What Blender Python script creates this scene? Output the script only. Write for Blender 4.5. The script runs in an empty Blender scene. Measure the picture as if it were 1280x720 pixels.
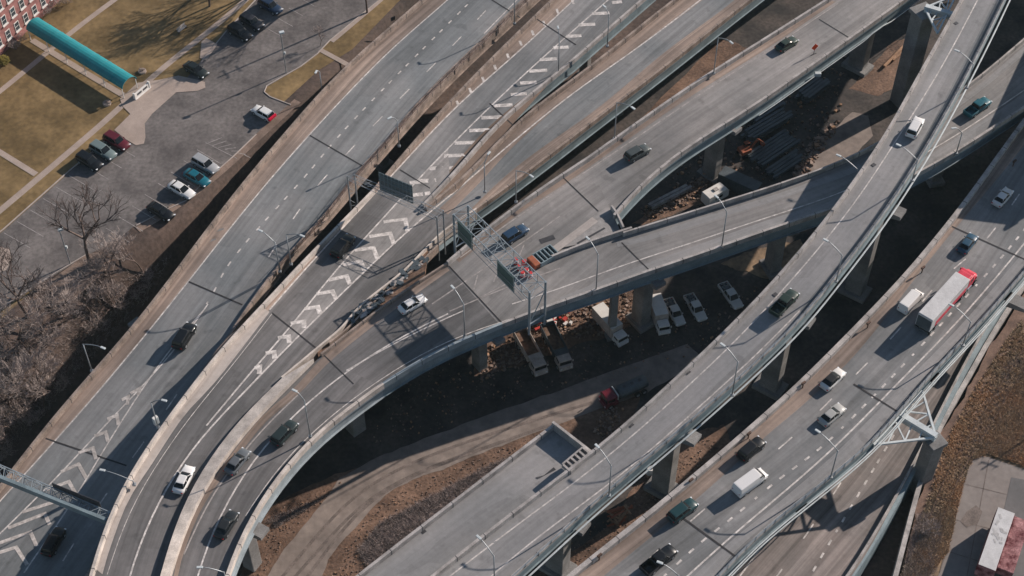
import bpy, bmesh, math, random
from mathutils import Vector, Matrix, noise as mnoise
from mathutils.geometry import tessellate_polygon
random.seed(7)
S = bpy.context.scene
COL = S.collection
R = math.radians

# ------------------------------------------------------------------ camera, sky, sun, exposure
F = 2000.0                       # focal length in photo pixels (photo is 1280 wide)
PITCH = R(50)
CAMZ = 206.0
CAMY = -160.0
cam = bpy.data.cameras.new('camera'); camo = bpy.data.objects.new('camera', cam); COL.objects.link(camo)
camo.location = (0, CAMY, CAMZ); camo.rotation_euler = (math.pi/2 - PITCH, 0, 0)
cam.sensor_width = 36; cam.lens = F/1280*36; cam.clip_end = 20000; cam.clip_start = 1
S.camera = camo
SUN_EL = R(25); SUN_AZ = R(34.7)     # azimuth measured from +X towards +Y
w = bpy.data.worlds.new('World'); S.world = w; w.use_nodes = True
nt = w.node_tree; bg = nt.nodes['Background']
sk = nt.nodes.new('ShaderNodeTexSky'); sk.sky_type = 'NISHITA'; sk.sun_disc = False
sk.sun_elevation = SUN_EL; sk.sun_rotation = math.pi/2 - SUN_AZ; sk.air_density = 1.0; sk.dust_density = 0.3; sk.ozone_density = 0.6
nt.links.new(sk.outputs[0], bg.inputs[0]); bg.inputs[1].default_value = 0.066
sl = bpy.data.lights.new('sun', 'SUN'); so = bpy.data.objects.new('sun', sl); COL.objects.link(so)
sl.energy = 4.6; sl.angle = R(0.53); sl.color = (1.0, 0.885, 0.795)
sd = Vector((math.cos(SUN_AZ)*math.cos(SUN_EL), math.sin(SUN_AZ)*math.cos(SUN_EL), math.sin(SUN_EL)))
so.rotation_euler = sd.to_track_quat('Z', 'Y').to_euler(); so.location = (0, 0, 150)
S.view_settings.view_transform = 'Standard'; S.view_settings.look = 'None'
S.view_settings.gamma = 1; S.view_settings.exposure = 0.6; S.view_settings.use_curve_mapping = False

# ------------------------------------------------------------------ placing helpers
FW = Vector((0, math.cos(PITCH), -math.sin(PITCH))); UP = Vector((0, math.sin(PITCH), math.cos(PITCH)))
CAM = Vector((0, CAMY, CAMZ))
def P(px, py, z=0.0):
    d = FW*F + Vector((1, 0, 0))*(px-640) + UP*(360-py)
    t = (z-CAMZ)/d.z
    return CAM + d*t
def zfun(ctrl):
    if not isinstance(ctrl, (list, tuple)): return lambda x, y, c=float(ctrl): c
    pts = [P(*c) for c in ctrl]
    d = (pts[-1]-pts[0]); d.z = 0; d.normalize()
    us = [p.x*d.x+p.y*d.y for p in pts]; zs = [c[2] for c in ctrl]
    n = len(us); sl_ = [(zs[i+1]-zs[i])/(us[i+1]-us[i]) for i in range(n-1)]
    m = [0.0]*n
    for i in range(1, n-1):
        a, b = sl_[i-1], sl_[i]
        m[i] = 0 if a*b <= 0 else 2*a*b/(a+b)
    def f(x, y):
        u = x*d.x+y*d.y
        if u <= us[0]: return zs[0]
        if u >= us[-1]: return zs[-1]
        for i in range(n-1):
            if u <= us[i+1]: break
        h = us[i+1]-us[i]; t = (u-us[i])/h
        return ((2*t**3-3*t*t+1)*zs[i] + (t**3-2*t*t+t)*h*m[i] + (-2*t**3+3*t*t)*zs[i+1] + (t**3-t*t)*h*m[i+1])
    return f
def PZ(px, py, zf, dz=0.0):
    z = 10.0
    for _ in range(9):
        p = P(px, py, z); z = zf(p.x, p.y)+dz
    return P(px, py, z)
def catmull(pts, n=10):
    if len(pts) < 3: 
        return [tuple(pts[0][k]+(pts[1][k]-pts[0][k])*i/n for k in (0, 1)) for i in range(n+1)]
    out = []
    q = [tuple(2*pts[0][k]-pts[1][k] for k in (0, 1))]+list(pts)+[tuple(2*pts[-1][k]-pts[-2][k] for k in (0, 1))]
    for i in range(1, len(q)-2):
        # centripetal-ish uniform with clamped tangents
        d = math.dist(q[i], q[i+1])
        for j in range(n):
            t = j/n
            o = []
            for k in (0, 1):
                t0 = (q[i+1][k]-q[i-1][k])*d/(math.dist(q[i], q[i-1])+d+1e-6)
                t1 = (q[i+2][k]-q[i][k])*d/(math.dist(q[i+1], q[i+2])+d+1e-6)
                o.append((2*t**3-3*t*t+1)*q[i][k]+(t**3-2*t*t+t)*t0+(-2*t**3+3*t*t)*q[i+1][k]+(t**3-t*t)*t1)
            out.append(tuple(o))
    out.append(tuple(pts[-1]))
    return out
def wline(px, zf, dz=0.0):
    return [PZ(a, b, zf, dz) for a, b in catmull(px)]
def resample(pts, n):
    L = [0]
    for a, b in zip(pts, pts[1:]): L.append(L[-1]+(b-a).length)
    out = []; j = 0
    for i in range(n):
        s = L[-1]*i/(n-1)
        while j < len(L)-2 and L[j+1] < s: j += 1
        t = (s-L[j])/max(1e-9, L[j+1]-L[j]); out.append(pts[j].lerp(pts[j+1], min(1, max(0, t))))
    return out
def smooth_line(pts, it=14):
    pts = list(pts)
    for _ in range(it):
        pts = [pts[0]]+[(pts[i-1]+pts[i]*2+pts[i+1])/4 for i in range(1, len(pts)-1)]+[pts[-1]]
    return pts
def length(pts): return sum((b-a).length for a, b in zip(pts, pts[1:]))

# ------------------------------------------------------------------ materials
M = {}
def mat(name, c, rough=0.8, metal=0.0, var=0.25, scale=0.6, c2=None, fine=6.0, coat=0.0, space='pos', bump=0.0):
    m = bpy.data.materials.new(name); m.use_nodes = True; t = m.node_tree; b = t.nodes['Principled BSDF']
    b.inputs['Roughness'].default_value = rough; b.inputs['Metallic'].default_value = metal
    if 'Coat Weight' in b.inputs: b.inputs['Coat Weight'].default_value = coat
    if metal == 0 and rough > .6: b.inputs['Specular IOR Level'].default_value = .25
    M[name] = m
    if var == 0 and not c2:
        b.inputs['Base Color'].default_value = (*c, 1); return m
    if space == 'pos': src = t.nodes.new('ShaderNodeNewGeometry').outputs['Position']
    else: src = t.nodes.new('ShaderNodeTexCoord').outputs['Object']
    n1 = t.nodes.new('ShaderNodeTexNoise'); n1.inputs['Scale'].default_value = scale; n1.inputs['Detail'].default_value = 6; n1.inputs['Roughness'].default_value = .6
    n2 = t.nodes.new('ShaderNodeTexNoise'); n2.inputs['Scale'].default_value = fine; n2.inputs['Detail'].default_value = 3
    t.links.new(src, n1.inputs['Vector']); t.links.new(src, n2.inputs['Vector'])
    r = t.nodes.new('ShaderNodeValToRGB'); e = r.color_ramp.elements
    lo = tuple(x*(1-var) for x in c); hi = c2 or tuple(min(1, x*(1+var)) for x in c)
    e[0].position = .35; e[0].color = (*lo, 1); e[1].position = .68; e[1].color = (*hi, 1)
    t.links.new(n1.outputs['Fac'], r.inputs['Fac'])
    mp = t.nodes.new('ShaderNodeMapRange'); mp.inputs[1].default_value = .3; mp.inputs[2].default_value = .7
    mp.inputs[3].default_value = 1-var*.7; mp.inputs[4].default_value = 1+var*.7
    t.links.new(n2.outputs['Fac'], mp.inputs[0])
    vm = t.nodes.new('ShaderNodeVectorMath'); vm.operation = 'SCALE'
    t.links.new(r.outputs['Color'], vm.inputs[0]); t.links.new(mp.outputs[0], vm.inputs['Scale'])
    t.links.new(vm.outputs[0], b.inputs['Base Color'])
    if bump:
        bp = t.nodes.new('ShaderNodeBump'); bp.inputs['Strength'].default_value = bump; bp.inputs['Distance'].default_value = .1
        t.links.new(n2.outputs['Fac'], bp.inputs['Height']); t.links.new(bp.outputs[0], b.inputs['Normal'])
    return m
def roadmat(name, c, streak=.16, blotch=.18, tint=None):
    """asphalt or concrete with wheel tracks and wear running along the road (UV: metres across, metres along)"""
    m = bpy.data.materials.new(name); m.use_nodes = True; t = m.node_tree; b = t.nodes['Principled BSDF']
    b.inputs['Roughness'].default_value = .88; b.inputs['Specular IOR Level'].default_value = .2
    N = t.nodes.new; L = t.links.new
    uv = N('ShaderNodeUVMap'); uv.uv_map = 'UVMap'
    pos = N('ShaderNodeNewGeometry')
    m1 = N('ShaderNodeMapping'); m1.inputs['Scale'].default_value = (.75, .012, 1); L(uv.outputs[0], m1.inputs[0])
    s1 = N('ShaderNodeTexNoise'); s1.inputs['Scale'].default_value = 1; s1.inputs['Detail'].default_value = 3; L(m1.outputs[0], s1.inputs[0])
    m2 = N('ShaderNodeMapping'); m2.inputs['Scale'].default_value = (2.6, .05, 1); L(uv.outputs[0], m2.inputs[0])
    s2 = N('ShaderNodeTexNoise'); s2.inputs['Scale'].default_value = 1; s2.inputs['Detail'].default_value = 5; L(m2.outputs[0], s2.inputs[0])
    b1 = N('ShaderNodeTexNoise'); b1.inputs['Scale'].default_value = .07; b1.inputs['Detail'].default_value = 5; L(pos.outputs[0], b1.inputs[0])
    b2 = N('ShaderNodeTexNoise'); b2.inputs['Scale'].default_value = 1.3; b2.inputs['Detail'].default_value = 6; b2.inputs['Roughness'].default_value = .7; L(pos.outputs[0], b2.inputs[0])
    # rectangular repair patches
    m3 = N('ShaderNodeMapping'); m3.inputs['Scale'].default_value = (.28, .06, 1); L(uv.outputs[0], m3.inputs[0])
    v = N('ShaderNodeTexVoronoi'); v.distance = 'CHEBYCHEV'; v.inputs['Scale'].default_value = 1; v.inputs['Randomness'].default_value = .9; L(m3.outputs[0], v.inputs[0])
    sep = N('ShaderNodeSeparateColor'); L(v.outputs['Color'], sep.inputs[0])
    def rng(o, a, z, lo, hi):
        q = N('ShaderNodeMapRange'); q.inputs[1].default_value = a; q.inputs[2].default_value = z; q.inputs[3].default_value = lo; q.inputs[4].default_value = hi; L(o, q.inputs[0]); return q.outputs[0]
    def mul(a, b_):
        q = N('ShaderNodeMath'); q.operation = 'MULTIPLY'; L(a, q.inputs[0]); L(b_, q.inputs[1]); return q.outputs[0]
    f = mul(rng(s1.outputs[0], .32, .68, 1-streak*1.3, 1+streak), rng(s2.outputs[0], .3, .7, 1-streak*.7, 1+streak*.5))
    f = mul(f, rng(b1.outputs[0], .3, .7, 1-blotch, 1+blotch)); f = mul(f, rng(b2.outputs[0], .3, .7, 1-.10, 1+.10))
    f = mul(f, rng(sep.outputs[0], .8, .82, 1, .88))
    b3 = N('ShaderNodeTexNoise'); b3.inputs['Scale'].default_value = .42; b3.inputs['Detail'].default_value = 4; L(pos.outputs[0], b3.inputs[0]); f = mul(f, rng(b3.outputs[0], .62, .70, 1, .80)); f = mul(f, rng(b3.outputs[0], .30, .36, 1.10, 1))
    cr = N('ShaderNodeMix'); cr.data_type = 'RGBA'; cr.inputs[6].default_value = (*c, 1); cr.inputs[7].default_value = (*(tint or c), 1)
    L(rng(b1.outputs[0], .42, .62, 0, 1), cr.inputs[0])
    vm = N('ShaderNodeVectorMath'); vm.operation = 'SCALE'; L(cr.outputs[2], vm.inputs[0]); L(f, vm.inputs['Scale'])
    L(vm.outputs[0], b.inputs['Base Color']); M[name] = m; return m
def flat(name, c, rough=.5, metal=0, coat=0): return mat(name, c, rough, metal, var=0, coat=coat)

roadmat('asphalt_blue', (.172, .182, .187), tint=(.188, .188, .188))
roadmat('asphalt_grey', (.175, .178, .18), tint=(.205, .20, .198))
roadmat('asphalt_dark', (.128, .125, .125), streak=.2, tint=(.15, .142, .14))
roadmat('asphalt_warm', (.212, .205, .20), streak=.16, tint=(.248, .232, .222))
roadmat('concrete_road', (.24, .238, .238), streak=.08, blotch=.1, tint=(.262, .253, .25))
roadmat('shoulder_tan', (.225, .178, .152), streak=.25, blotch=.25, tint=(.265, .205, .17))
roadmat('shoulder_rust', (.20, .145, .115), streak=.25, blotch=.3, tint=(.17, .13, .105))
roadmat('walkway_cream', (.42, .375, .345), streak=.14, tint=(.36, .32, .295))
roadmat('lower_road', (.205, .185, .175), streak=.28, tint=(.235, .20, .185))
mat('parapet_pale', (.34, .315, .30), var=.3, scale=.5)
mat('parapet_cream', (.46, .41, .37), var=.24, scale=.5)
mat('parapet_tan', (.25, .20, .17), var=.38, scale=.5)
mat('fascia_steel', (.17, .22, .24), var=.22, scale=.4, rough=.6)
mat('fascia_pale', (.26, .30, .32), var=.2, scale=.4, rough=.6)
mat('pier_concrete', (.19, .185, .18), var=.3, scale=.25)
mat('paint_white', (.50, .465, .44), var=.32, scale=1.2, fine=3)
mat('paint_worn', (.42, .385, .36), var=.3, scale=1.0, fine=3)
mat('paint_faded', (.30, .275, .262), var=.25, scale=1.0, fine=3)
mat('joint_dark', (.035, .033, .035), var=.2)
mat('joint_rust', (.12, .065, .045), var=.4, scale=1)
mat('patch_dark', (.05, .05, .055), var=.2, scale=1)
mat('patch_light', (.27, .255, .245), var=.15, scale=1)
mat('galvanised', (.30, .32, .335), rough=.45, metal=.4, var=.15)
mat('steel_blue', (.26, .30, .325), rough=.5, metal=.2, var=.15)
mat('truss_pale', (.48, .52, .53), rough=.5, var=.15)
mat('steel_dark', (.04, .04, .045), rough=.5, var=.2)
mat('rail_rust', (.10, .06, .045), var=.4)
mat('sign_green', (.03, .08, .075), rough=.5, var=.1)
mat('sign_back', (.07, .10, .11), rough=.5, var=.2)
mat('yard_shade_dark', (.040, .037, .037), var=.45, scale=.14, c2=(.085, .069, .060), fine=1.5)  # dark tone puts the shade under the decks into the ground colour
mat('dirt', (.075, .056, .048), var=.4, scale=.06, c2=(.13, .09, .072), fine=1.5, bump=.6)
mat('rubble_dirt', (.13, .078, .055), var=.45, scale=.2, c2=(.21, .13, .09), fine=2.0, bump=.8)
mat('haul_road', (.20, .165, .145), var=.16, scale=.2, c2=(.25, .207, .18), fine=.8)
mat('lawn', (.145, .098, .042), var=.28, scale=.14, c2=(.235, .16, .075), fine=1.2)
mat('lot_asphalt', (.125, .112, .108), var=.3, scale=.16, c2=(.18, .162, .153), fine=1.5)
mat('path_concrete', (.34, .275, .235), var=.12, scale=.4)
mat('kerb', (.38, .33, .30), var=.15)
mat('dry_grass', (.17, .12, .082), var=.4, scale=.10, c2=(.33, .23, .14), fine=1.2, bump=.5)
mat('rail_bed', (.15, .095, .075), var=.35, scale=.4, c2=(.21, .135, .10))
mat('pad_concrete', (.21, .18, .165), var=.15, scale=.12, c2=(.215, .19, .175), fine=1)
mat('leaf_litter', (.10, .06, .045), var=.5, scale=.15, c2=(.17, .11, .08), fine=1.5, bump=.5)
mat('rock', (.22, .16, .13), var=.3, scale=1)
mat('bark', (.12, .088, .075), var=.3, scale=2, space='obj')
mat('twig', (.33, .275, .25), var=.3, scale=1, space='obj')
mat('brush_grey', (.24, .195, .18), var=.35, scale=.6)
mat('grass_blade', (.52, .41, .28), var=.4, scale=.12, c2=(.46, .28, .16))
mat('brick', (.27, .125, .115), var=.28, scale=.8, fine=9)
mat('teal_canvas', (.008, .20, .225), rough=.6, var=.12, scale=.5)
mat('white_trim', (.62, .60, .57), var=.08)
mat('rubber', (.02, .02, .021), rough=.8, var=0)
flat('glass', (.006, .008, .010), .22); M['glass'].node_tree.nodes['Principled BSDF'].inputs['Specular IOR Level'].default_value = .3
flat('window_glass', (.04, .05, .06), .15)
flat('chrome', (.6, .6, .6), .25, 1)
flat('lamp_clear', (.75, .78, .8), .1)
flat('lamp_red', (.35, .01, .01), .25)
mat('trailer_roof', (.46, .455, .455), rough=.6, var=.12, scale=.8)
mat('trailer_red', (.55, .03, .06), var=.15, rough=.4)
mat('orange', (.30, .095, .05), var=.25, scale=1)
mat('orange_sign', (.85, .09, .03), var=.05)
mat('graffiti_pink', (.17, .025, .035), var=.5, scale=.8, c2=(.42, .22, .22))
mat('tyre_dirt', (.15, .122, .108), var=.3, scale=.6)
mat('roof_stain', (.37, .36, .355), var=.2, scale=1)
mat('path_dirt', (.20, .145, .115), var=.3, scale=.4)
mat('timber', (.30, .18, .11), var=.35, scale=1)
mat('box_pale', (.40, .34, .30), var=.2, scale=.8)
mat('stock_steel', (.06, .075, .085), var=.3, rough=.5)
def paint(name, c, rough=.35, metal=.0): 
    if name not in M: flat(name, c, rough, metal, coat=.15); M[name].node_tree.nodes['Principled BSDF'].inputs['Specular IOR Level'].default_value = .3
    return M[name]

# ------------------------------------------------------------------ mesh builder
class MB:
    def __init__(self): self.bm = bmesh.new(); self.uv = None; self.mi = 0
    def face(self, vs, uvs=None, mi=None):
        try: f = self.bm.faces.new(vs)
        except ValueError: return None
        f.material_index = self.mi if mi is None else mi
        if uvs:
            if self.uv is None: self.uv = self.bm.loops.layers.uv.new('UVMap')
            for l, q in zip(f.loops, uvs): l[self.uv].uv = q
        return f
    def v(self, p): return self.bm.verts.new(p)
    def box(self, c, s, rz=0, bev=0, mat4=None, mi=None):
        m = Matrix.Translation(Vector(c)) @ (mat4 or Matrix.Rotation(rz, 4, 'Z'))
        vs = [self.v(m @ Vector((x*s[0]/2, y*s[1]/2, z*s[2]/2))) for z in (-1, 1) for y in (-1, 1) for x in (-1, 1)]
        fs = [self.face([vs[i] for i in q], mi=mi) for q in ((0, 2, 3, 1), (4, 5, 7, 6), (0, 1, 5, 4), (2, 6, 7, 3), (0, 4, 6, 2), (1, 3, 7, 5))]
        if bev:
            es = list({e for f in fs for e in f.edges})
            bmesh.ops.bevel(self.bm, geom=es, offset=bev, segments=2, affect='EDGES', profile=.6)
        return self
    def bar(self, a, b, w_, h=None, mi=None):
        a = Vector(a); b = Vector(b); d = b-a; L = d.length
        if L < 1e-6: return self
        q = d.to_track_quat('X', 'Z').to_matrix().to_4x4()
        return self.box((a+b)/2, (L, w_, h or w_), mat4=q, mi=mi)
    def tube(self, pts, rad, n=6, cap=True):
        pts = [Vector(p) for p in pts]; rings = []
        for i, p in enumerate(pts):
            d = (pts[min(i+1, len(pts)-1)]-pts[max(i-1, 0)]).normalized()
            a = d.cross(Vector((0, 0, 1)) if abs(d.z) < .9 else Vector((1, 0, 0))).normalized(); b = d.cross(a)
            r = rad[i] if isinstance(rad, (list, tuple)) else rad
            rings.append([self.v(p+a*r*math.cos(2*math.pi*k/n)+b*r*math.sin(2*math.pi*k/n)) for k in range(n)])
        for q, s in zip(rings, rings[1:]):
            for k in range(n): self.face([q[k], q[(k+1) % n], s[(k+1) % n], s[k]])
        if cap: self.face(rings[0][::-1]); self.face(rings[-1])
        return self
    def cyl(self, a, b, r, n=16): return self.tube([a, b], r, n)
    def loft(self, secs, cap=True):
        rings = [[self.v(p) for p in s] for s in secs]; n = len(rings[0])
        for q, s in zip(rings, rings[1:]):
            for k in range(n): self.face([q[k], q[(k+1) % n], s[(k+1) % n], s[k]])
        if cap: self.face(rings[0][::-1]); self.face(rings[-1])
        return self
    def poly(self, pts, z0=None, z1=None):
        """flat polygon (pts are Vectors) or prism down by depth z1"""
        tris = tessellate_polygon([[Vector((p.x, p.y, 0)) for p in pts]])
        vs = [self.v(p) for p in pts]
        for t in tris: 
            f = self.face([vs[i] for i in t])
            if f: 
                f.normal_update()
                if f.normal.z < 0: f.normal_flip()
        if z1:
            lo = [self.v(p-Vector((0, 0, z1))) for p in pts]
            for i in range(len(pts)):
                j = (i+1) % len(pts); self.face([vs[i], vs[j], lo[j], lo[i]])
        return self
    def ribbon(self, Lp, Rp, zf=None, dz=0, across=1):
        n = len(Lp); grid = []; s = 0
        for i in range(n):
            if i: s += ((Lp[i]+Rp[i])/2-(Lp[i-1]+Rp[i-1])/2).length
            w_ = (Rp[i]-Lp[i]).length; row = []
            for k in range(across+1):
                p = Lp[i].lerp(Rp[i], k/across)
                if zf: p = Vector((p.x, p.y, zf(p.x, p.y)+dz))
                row.append((self.v(p), (w_*k/across, s)))
            grid.append(row)
        for a, b in zip(grid, grid[1:]):
            for k in range(across):
                self.face([a[k][0], a[k+1][0], b[k+1][0], b[k][0]], [a[k][1], a[k+1][1], b[k+1][1], b[k][1]])
        return self
    def wall(self, line, thick, h0, h1, side=1):
        """solid wall following a line of Vectors; from z+h0 to z+h1; side=+1: thickness to the left of travel"""
        n = len(line); secs = []
        for i, p in enumerate(line):
            d = (line[min(i+1, n-1)]-line[max(i-1, 0)]); d.z = 0; d.normalize(); nrm = Vector((-d.y, d.x, 0))*side*thick
            z0, z1 = Vector((0, 0, h0)), Vector((0, 0, h1))
            secs.append([p+z0, p+z1, p+nrm+z1, p+nrm+z0])
        return self.loft(secs)
    def wall_joints(self, line, thick, h0, h1, side=1, step=2):
        n = len(line)
        for i in range(1, n-1, step):
            d = line[i+1]-line[i-1]; an = math.atan2(d.y, d.x); d.z = 0; d.normalize(); nrm = Vector((-d.y, d.x, 0))*side*thick/2
            self.box(line[i]+nrm+Vector((0, 0, (h0+h1)/2+.006)), (.10, thick+.03, h1-h0), an, mi=1)
        return self
    def build(self, name, m, parent=None, smooth=False, world=False, recalc=True):
        if recalc: bmesh.ops.recalc_face_normals(self.bm, faces=self.bm.faces)
        if world and parent is not None:
            bmesh.ops.translate(self.bm, verts=self.bm.verts, vec=-Vector(parent.location))
        me = bpy.data.meshes.new(name); self.bm.to_mesh(me); self.bm.free()
        for mm in (m if isinstance(m, (list, tuple)) else [m]): me.materials.append(M[mm] if isinstance(mm, str) else mm)
        if smooth:
            for f in me.polygons: f.use_smooth = True
        o = bpy.data.objects.new(name, me); COL.objects.link(o)
        if parent is not None: o.parent = parent
        return o
def tag(o, label=None, cat=None, group=None, kind=None):
    if label: o['label'] = label
    if cat: o['category'] = cat
    if group: o['group'] = group
    if kind: o['kind'] = kind
    return o
def empty(name, loc, rz=0, label=None, cat=None, group=None):
    o = bpy.data.objects.new(name, None); COL.objects.link(o); o.location = loc; o.rotation_euler = (0, 0, rz)
    o.empty_display_size = .5
    return tag(o, label, cat, group)
def copy_tree(o, parent=None):
    c = o.copy(); COL.objects.link(c)
    if parent is not None: c.parent = parent
    for ch in list(o.children): copy_tree(ch, c)
    return c

# ------------------------------------------------------------------ terrain
PLAT = 6.0
def plane_pts(px, z): return [P(a, b, z) for a, b in px]
plat_edge = plane_pts([(-400, 640), (-150, 500), (-20, 432), (60, 366), (130, 322), (185, 292), (240, 258), (275, 228), (320, 184), (360, 146), (400, 110), (440, 72), (500, 12), (560, -50), (900, -420)], PLAT)
RZ = 3.0
WALL_R = [(1080, 860), (1112, 760), (1130, 690), (1143, 640), (1170, 550), (1210, 480), (1237, 430), (1270, 378), (1320, 300), (1420, 150)]
right_edge = plane_pts(WALL_R, RZ)
def edge_dist(x, y, line=None):
    best = 1e9; sgn = 1
    line = line or plat_edge
    for a, b in zip(line, line[1:]):
        dx, dy = b.x-a.x, b.y-a.y; t = ((x-a.x)*dx+(y-a.y)*dy)/(dx*dx+dy*dy); t = max(0, min(1, t))
        ex, ey = x-a.x-dx*t, y-a.y-dy*t; d = math.hypot(ex, ey)
        if d < best-1e-9: best = d; sgn = 1 if dx*ey-dy*ex > 0 else -1      # + on the lot side
    return best*sgn
def terrain(x, y):
    if x > 20 and edge_dist(x, y, right_edge) < -2.0: return RZ-.02
    d = edge_dist(x, y)
    if d >= 0: return PLAT-.02
    w_ = 2.5 + 13*max(0, min(1, (-50-x)/22))
    t = min(1, -d/w_); t = t*t*(3-2*t)
    g = -9.0 * max(0, min(1, (70+d)/35)) if d > -70 else 0
    return (PLAT-.02)*(1-t)+g*t
def build_ground():
    xs = [-6000, -2500, -1000, -500, -300]+[-200+2*i for i in range(201)]+[300, 500, 1000, 2500, 6000]
    ys = [-3000, -1000, -400, -200]+[-90+2*i for i in range(126)]+[220, 400, 1000, 2500, 8000]
    b = MB(); g = []
    for y in ys:
        row = []
        for x in xs:
            z = terrain(x, y)
            if z < PLAT-.1 and abs(x) < 250: z += .0
            row.append(b.v((x, y, z)))
        g.append(row)
    for r0, r1 in zip(g, g[1:]):
        for k in range(len(xs)-1): b.face([r0[k], r0[k+1], r1[k+1], r1[k]])
    tag(b.build('ground', 'dirt', recalc=False, smooth=True), kind='structure')
build_ground()
def rough(px, amp=2.2, n=7, seed=1):
    out = []
    q = px+[px[0]]
    for a, b_ in zip(q, q[1:]):
        for i in range(n):
            t = i/n; x = a[0]+(b_[0]-a[0])*t; y = a[1]+(b_[1]-a[1])*t; v = mnoise.noise_vector(Vector((x*.07, y*.07, seed)))+mnoise.noise_vector(Vector((x*.25, y*.25, seed)))*.45
            out.append((x+v.x*amp*2, y+v.y*amp*2))
    return out
def sheet(name, px, z, m, dz=.02, kind='structure', smooth_px=False, label=None, cat=None):
    pts = rough(px, .7 if m == 'haul_road' else 2.0) if m in ('rubble_dirt', 'haul_road', 'dry_grass', 'rail_bed', 'yard_shade_dark') and len(px) > 4 else px
    o = MB().poly([P(a, b_, z)+Vector((0, 0, dz)) for a, b_ in pts]).build(name, m, recalc=False)
    return tag(o, label, cat, kind=kind)
# ------------------------------------------------------------------ roads and overpasses
ZA = zfun([(60, 640, 6.2), (200, 430, 8.4), (300, 290, 9.6), (400, 160, 9.0), (500, 40, 8.2)])
ZB = zfun([(150, 700, 15.0), (235, 560, 13.9), (300, 480, 13.5), (350, 430, 12.9), (450, 300, 10.9), (560, 200, 9.6), (700, 60, 9.3)])
ZC = zfun([(240, 700, 14.6), (420, 500, 13.7), (560, 370, 14.7), (720, 260, 15.6), (1000, 150, 16.4)])
ZE = zfun([(640, 720, 17.0), (760, 590, 18.0), (960, 400, 21.5), (1130, 200, 24.5), (1240, 0, 24.5)])
ZG = zfun(15.5)
ZH = zfun(5.5)
def fl(line, zf): return [Vector((p.x, p.y, zf(p.x, p.y))) for p in line]
def overpass(name, label, loc_px, zf):
    p = PZ(*loc_px, zf)
    return empty(name, (p.x, p.y, 0), label=label, cat='overpass')
def deck(root, zf, Lpx, Rpx, m, lpar=1.0, rpar=1.0, par_m='parapet_pale', par_l=None, depth=2.2, fascia='fascia_steel', edge_up=1.0,
         lw=.42, rw=.42, lf=True, rf=True, name='deck', lup=None, rup=None):
    Lw = wline(Lpx, zf, (edge_up if lpar else 0) if lup is None else lup); Rw = wline(Rpx, zf, (edge_up if rpar else 0) if rup is None else rup)
    n = max(6, int(max(length(Lw), length(Rw))/2.5))
    Lw = fl(resample(smooth_line(resample(Lw, n)), n), zf); Rw = fl(resample(smooth_line(resample(Rw, n)), n), zf)
    ac = max(2, int((Lw[n//2]-Rw[n//2]).length/3.5))
    MB().ribbon(Lw, Rw, zf, 0, ac).build(name, m, root, world=True, recalc=False, smooth=True)
    b = MB(); b.ribbon(Rw, Lw, zf, -depth, 1)
    for line, sd_, on in ((Lw, -1, lf), (Rw, 1, rf)):
        if not on: continue
        ins = []
        for i, p in enumerate(line):
            q = (Rw if sd_ < 0 else Lw)[i]; d = (q-p); d.z = 0
            ins.append(p+d.normalized()*.35)
        b.wall(ins, .3, -depth-.02, -.35, sd_)
        b.wall(line, .8, -.36, -.02, sd_)
    b.build('girder', fascia, root, world=True)
    if lpar: MB().wall(Lw, lw, .0, lpar, -1).wall_joints(Lw, lw, .0, lpar, -1).build('parapet', [par_l or par_m, 'patch_dark'], root, world=True)
    if rpar: MB().wall(Rw, rw, .0, rpar, 1).wall_joints(Rw, rw, .0, rpar, 1).build('parapet', [par_m, 'patch_dark'], root, world=True)
    return Lw, Rw
def strip(b, zf, px, width, dz=.025, raw=False):
    c = wline(px, zf, dz)
    n = max(2, int(length(c)/2.5)+1); c = smooth_line(resample(c, n), 10); Lp = []; Rp = []
    for i, p in enumerate(c):
        d = c[min(i+1, n-1)]-c[max(i-1, 0)]; d.z = 0; d.normalize(); k = Vector((-d.y, d.x, 0))*width/2
        Lp.append(p+k); Rp.append(p-k)
    b.ribbon(Lp, Rp, zf, dz); return b
def band(b, zf, Lpx, Rpx, dz=.02, lup=0):
    Lw = wline(Lpx, zf, lup); Rw = wline(Rpx, zf, 0); n = max(3, int(max(length(Lw), length(Rw))/2.5))
    b.ribbon(fl(resample(Lw, n), zf), fl(resample(Rw, n), zf), zf, dz, max(1, int((Lw[0]-Rw[0]).length/3))); return b
def dashes(b, zf, px, width, on, off, dz=.025, phase=0):
    c = wline(px, zf, dz); T = length(c); m = max(4, int(T/.5)); c = resample(c, m); st = T/(m-1); s = phase
    while s < T:
        i0, i1 = int(max(0, s)/st), min(m-1, int((s+on)/st))
        if i1 > i0:
            seg = c[i0:i1+1][:: max(1, (i1-i0)//3)] 
            Lp = []; Rp = []
            for i, p in enumerate(seg):
                d = seg[min(i+1, len(seg)-1)]-seg[max(i-1, 0)]; d.z = 0
                if d.length < 1e-6: continue
                d.normalize(); k = Vector((-d.y, d.x, 0))*width/2; Lp.append(p+k); Rp.append(p-k)
            if len(Lp) > 1: b.ribbon(Lp, Rp, zf, dz)
        s += on+off
    return b
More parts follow.
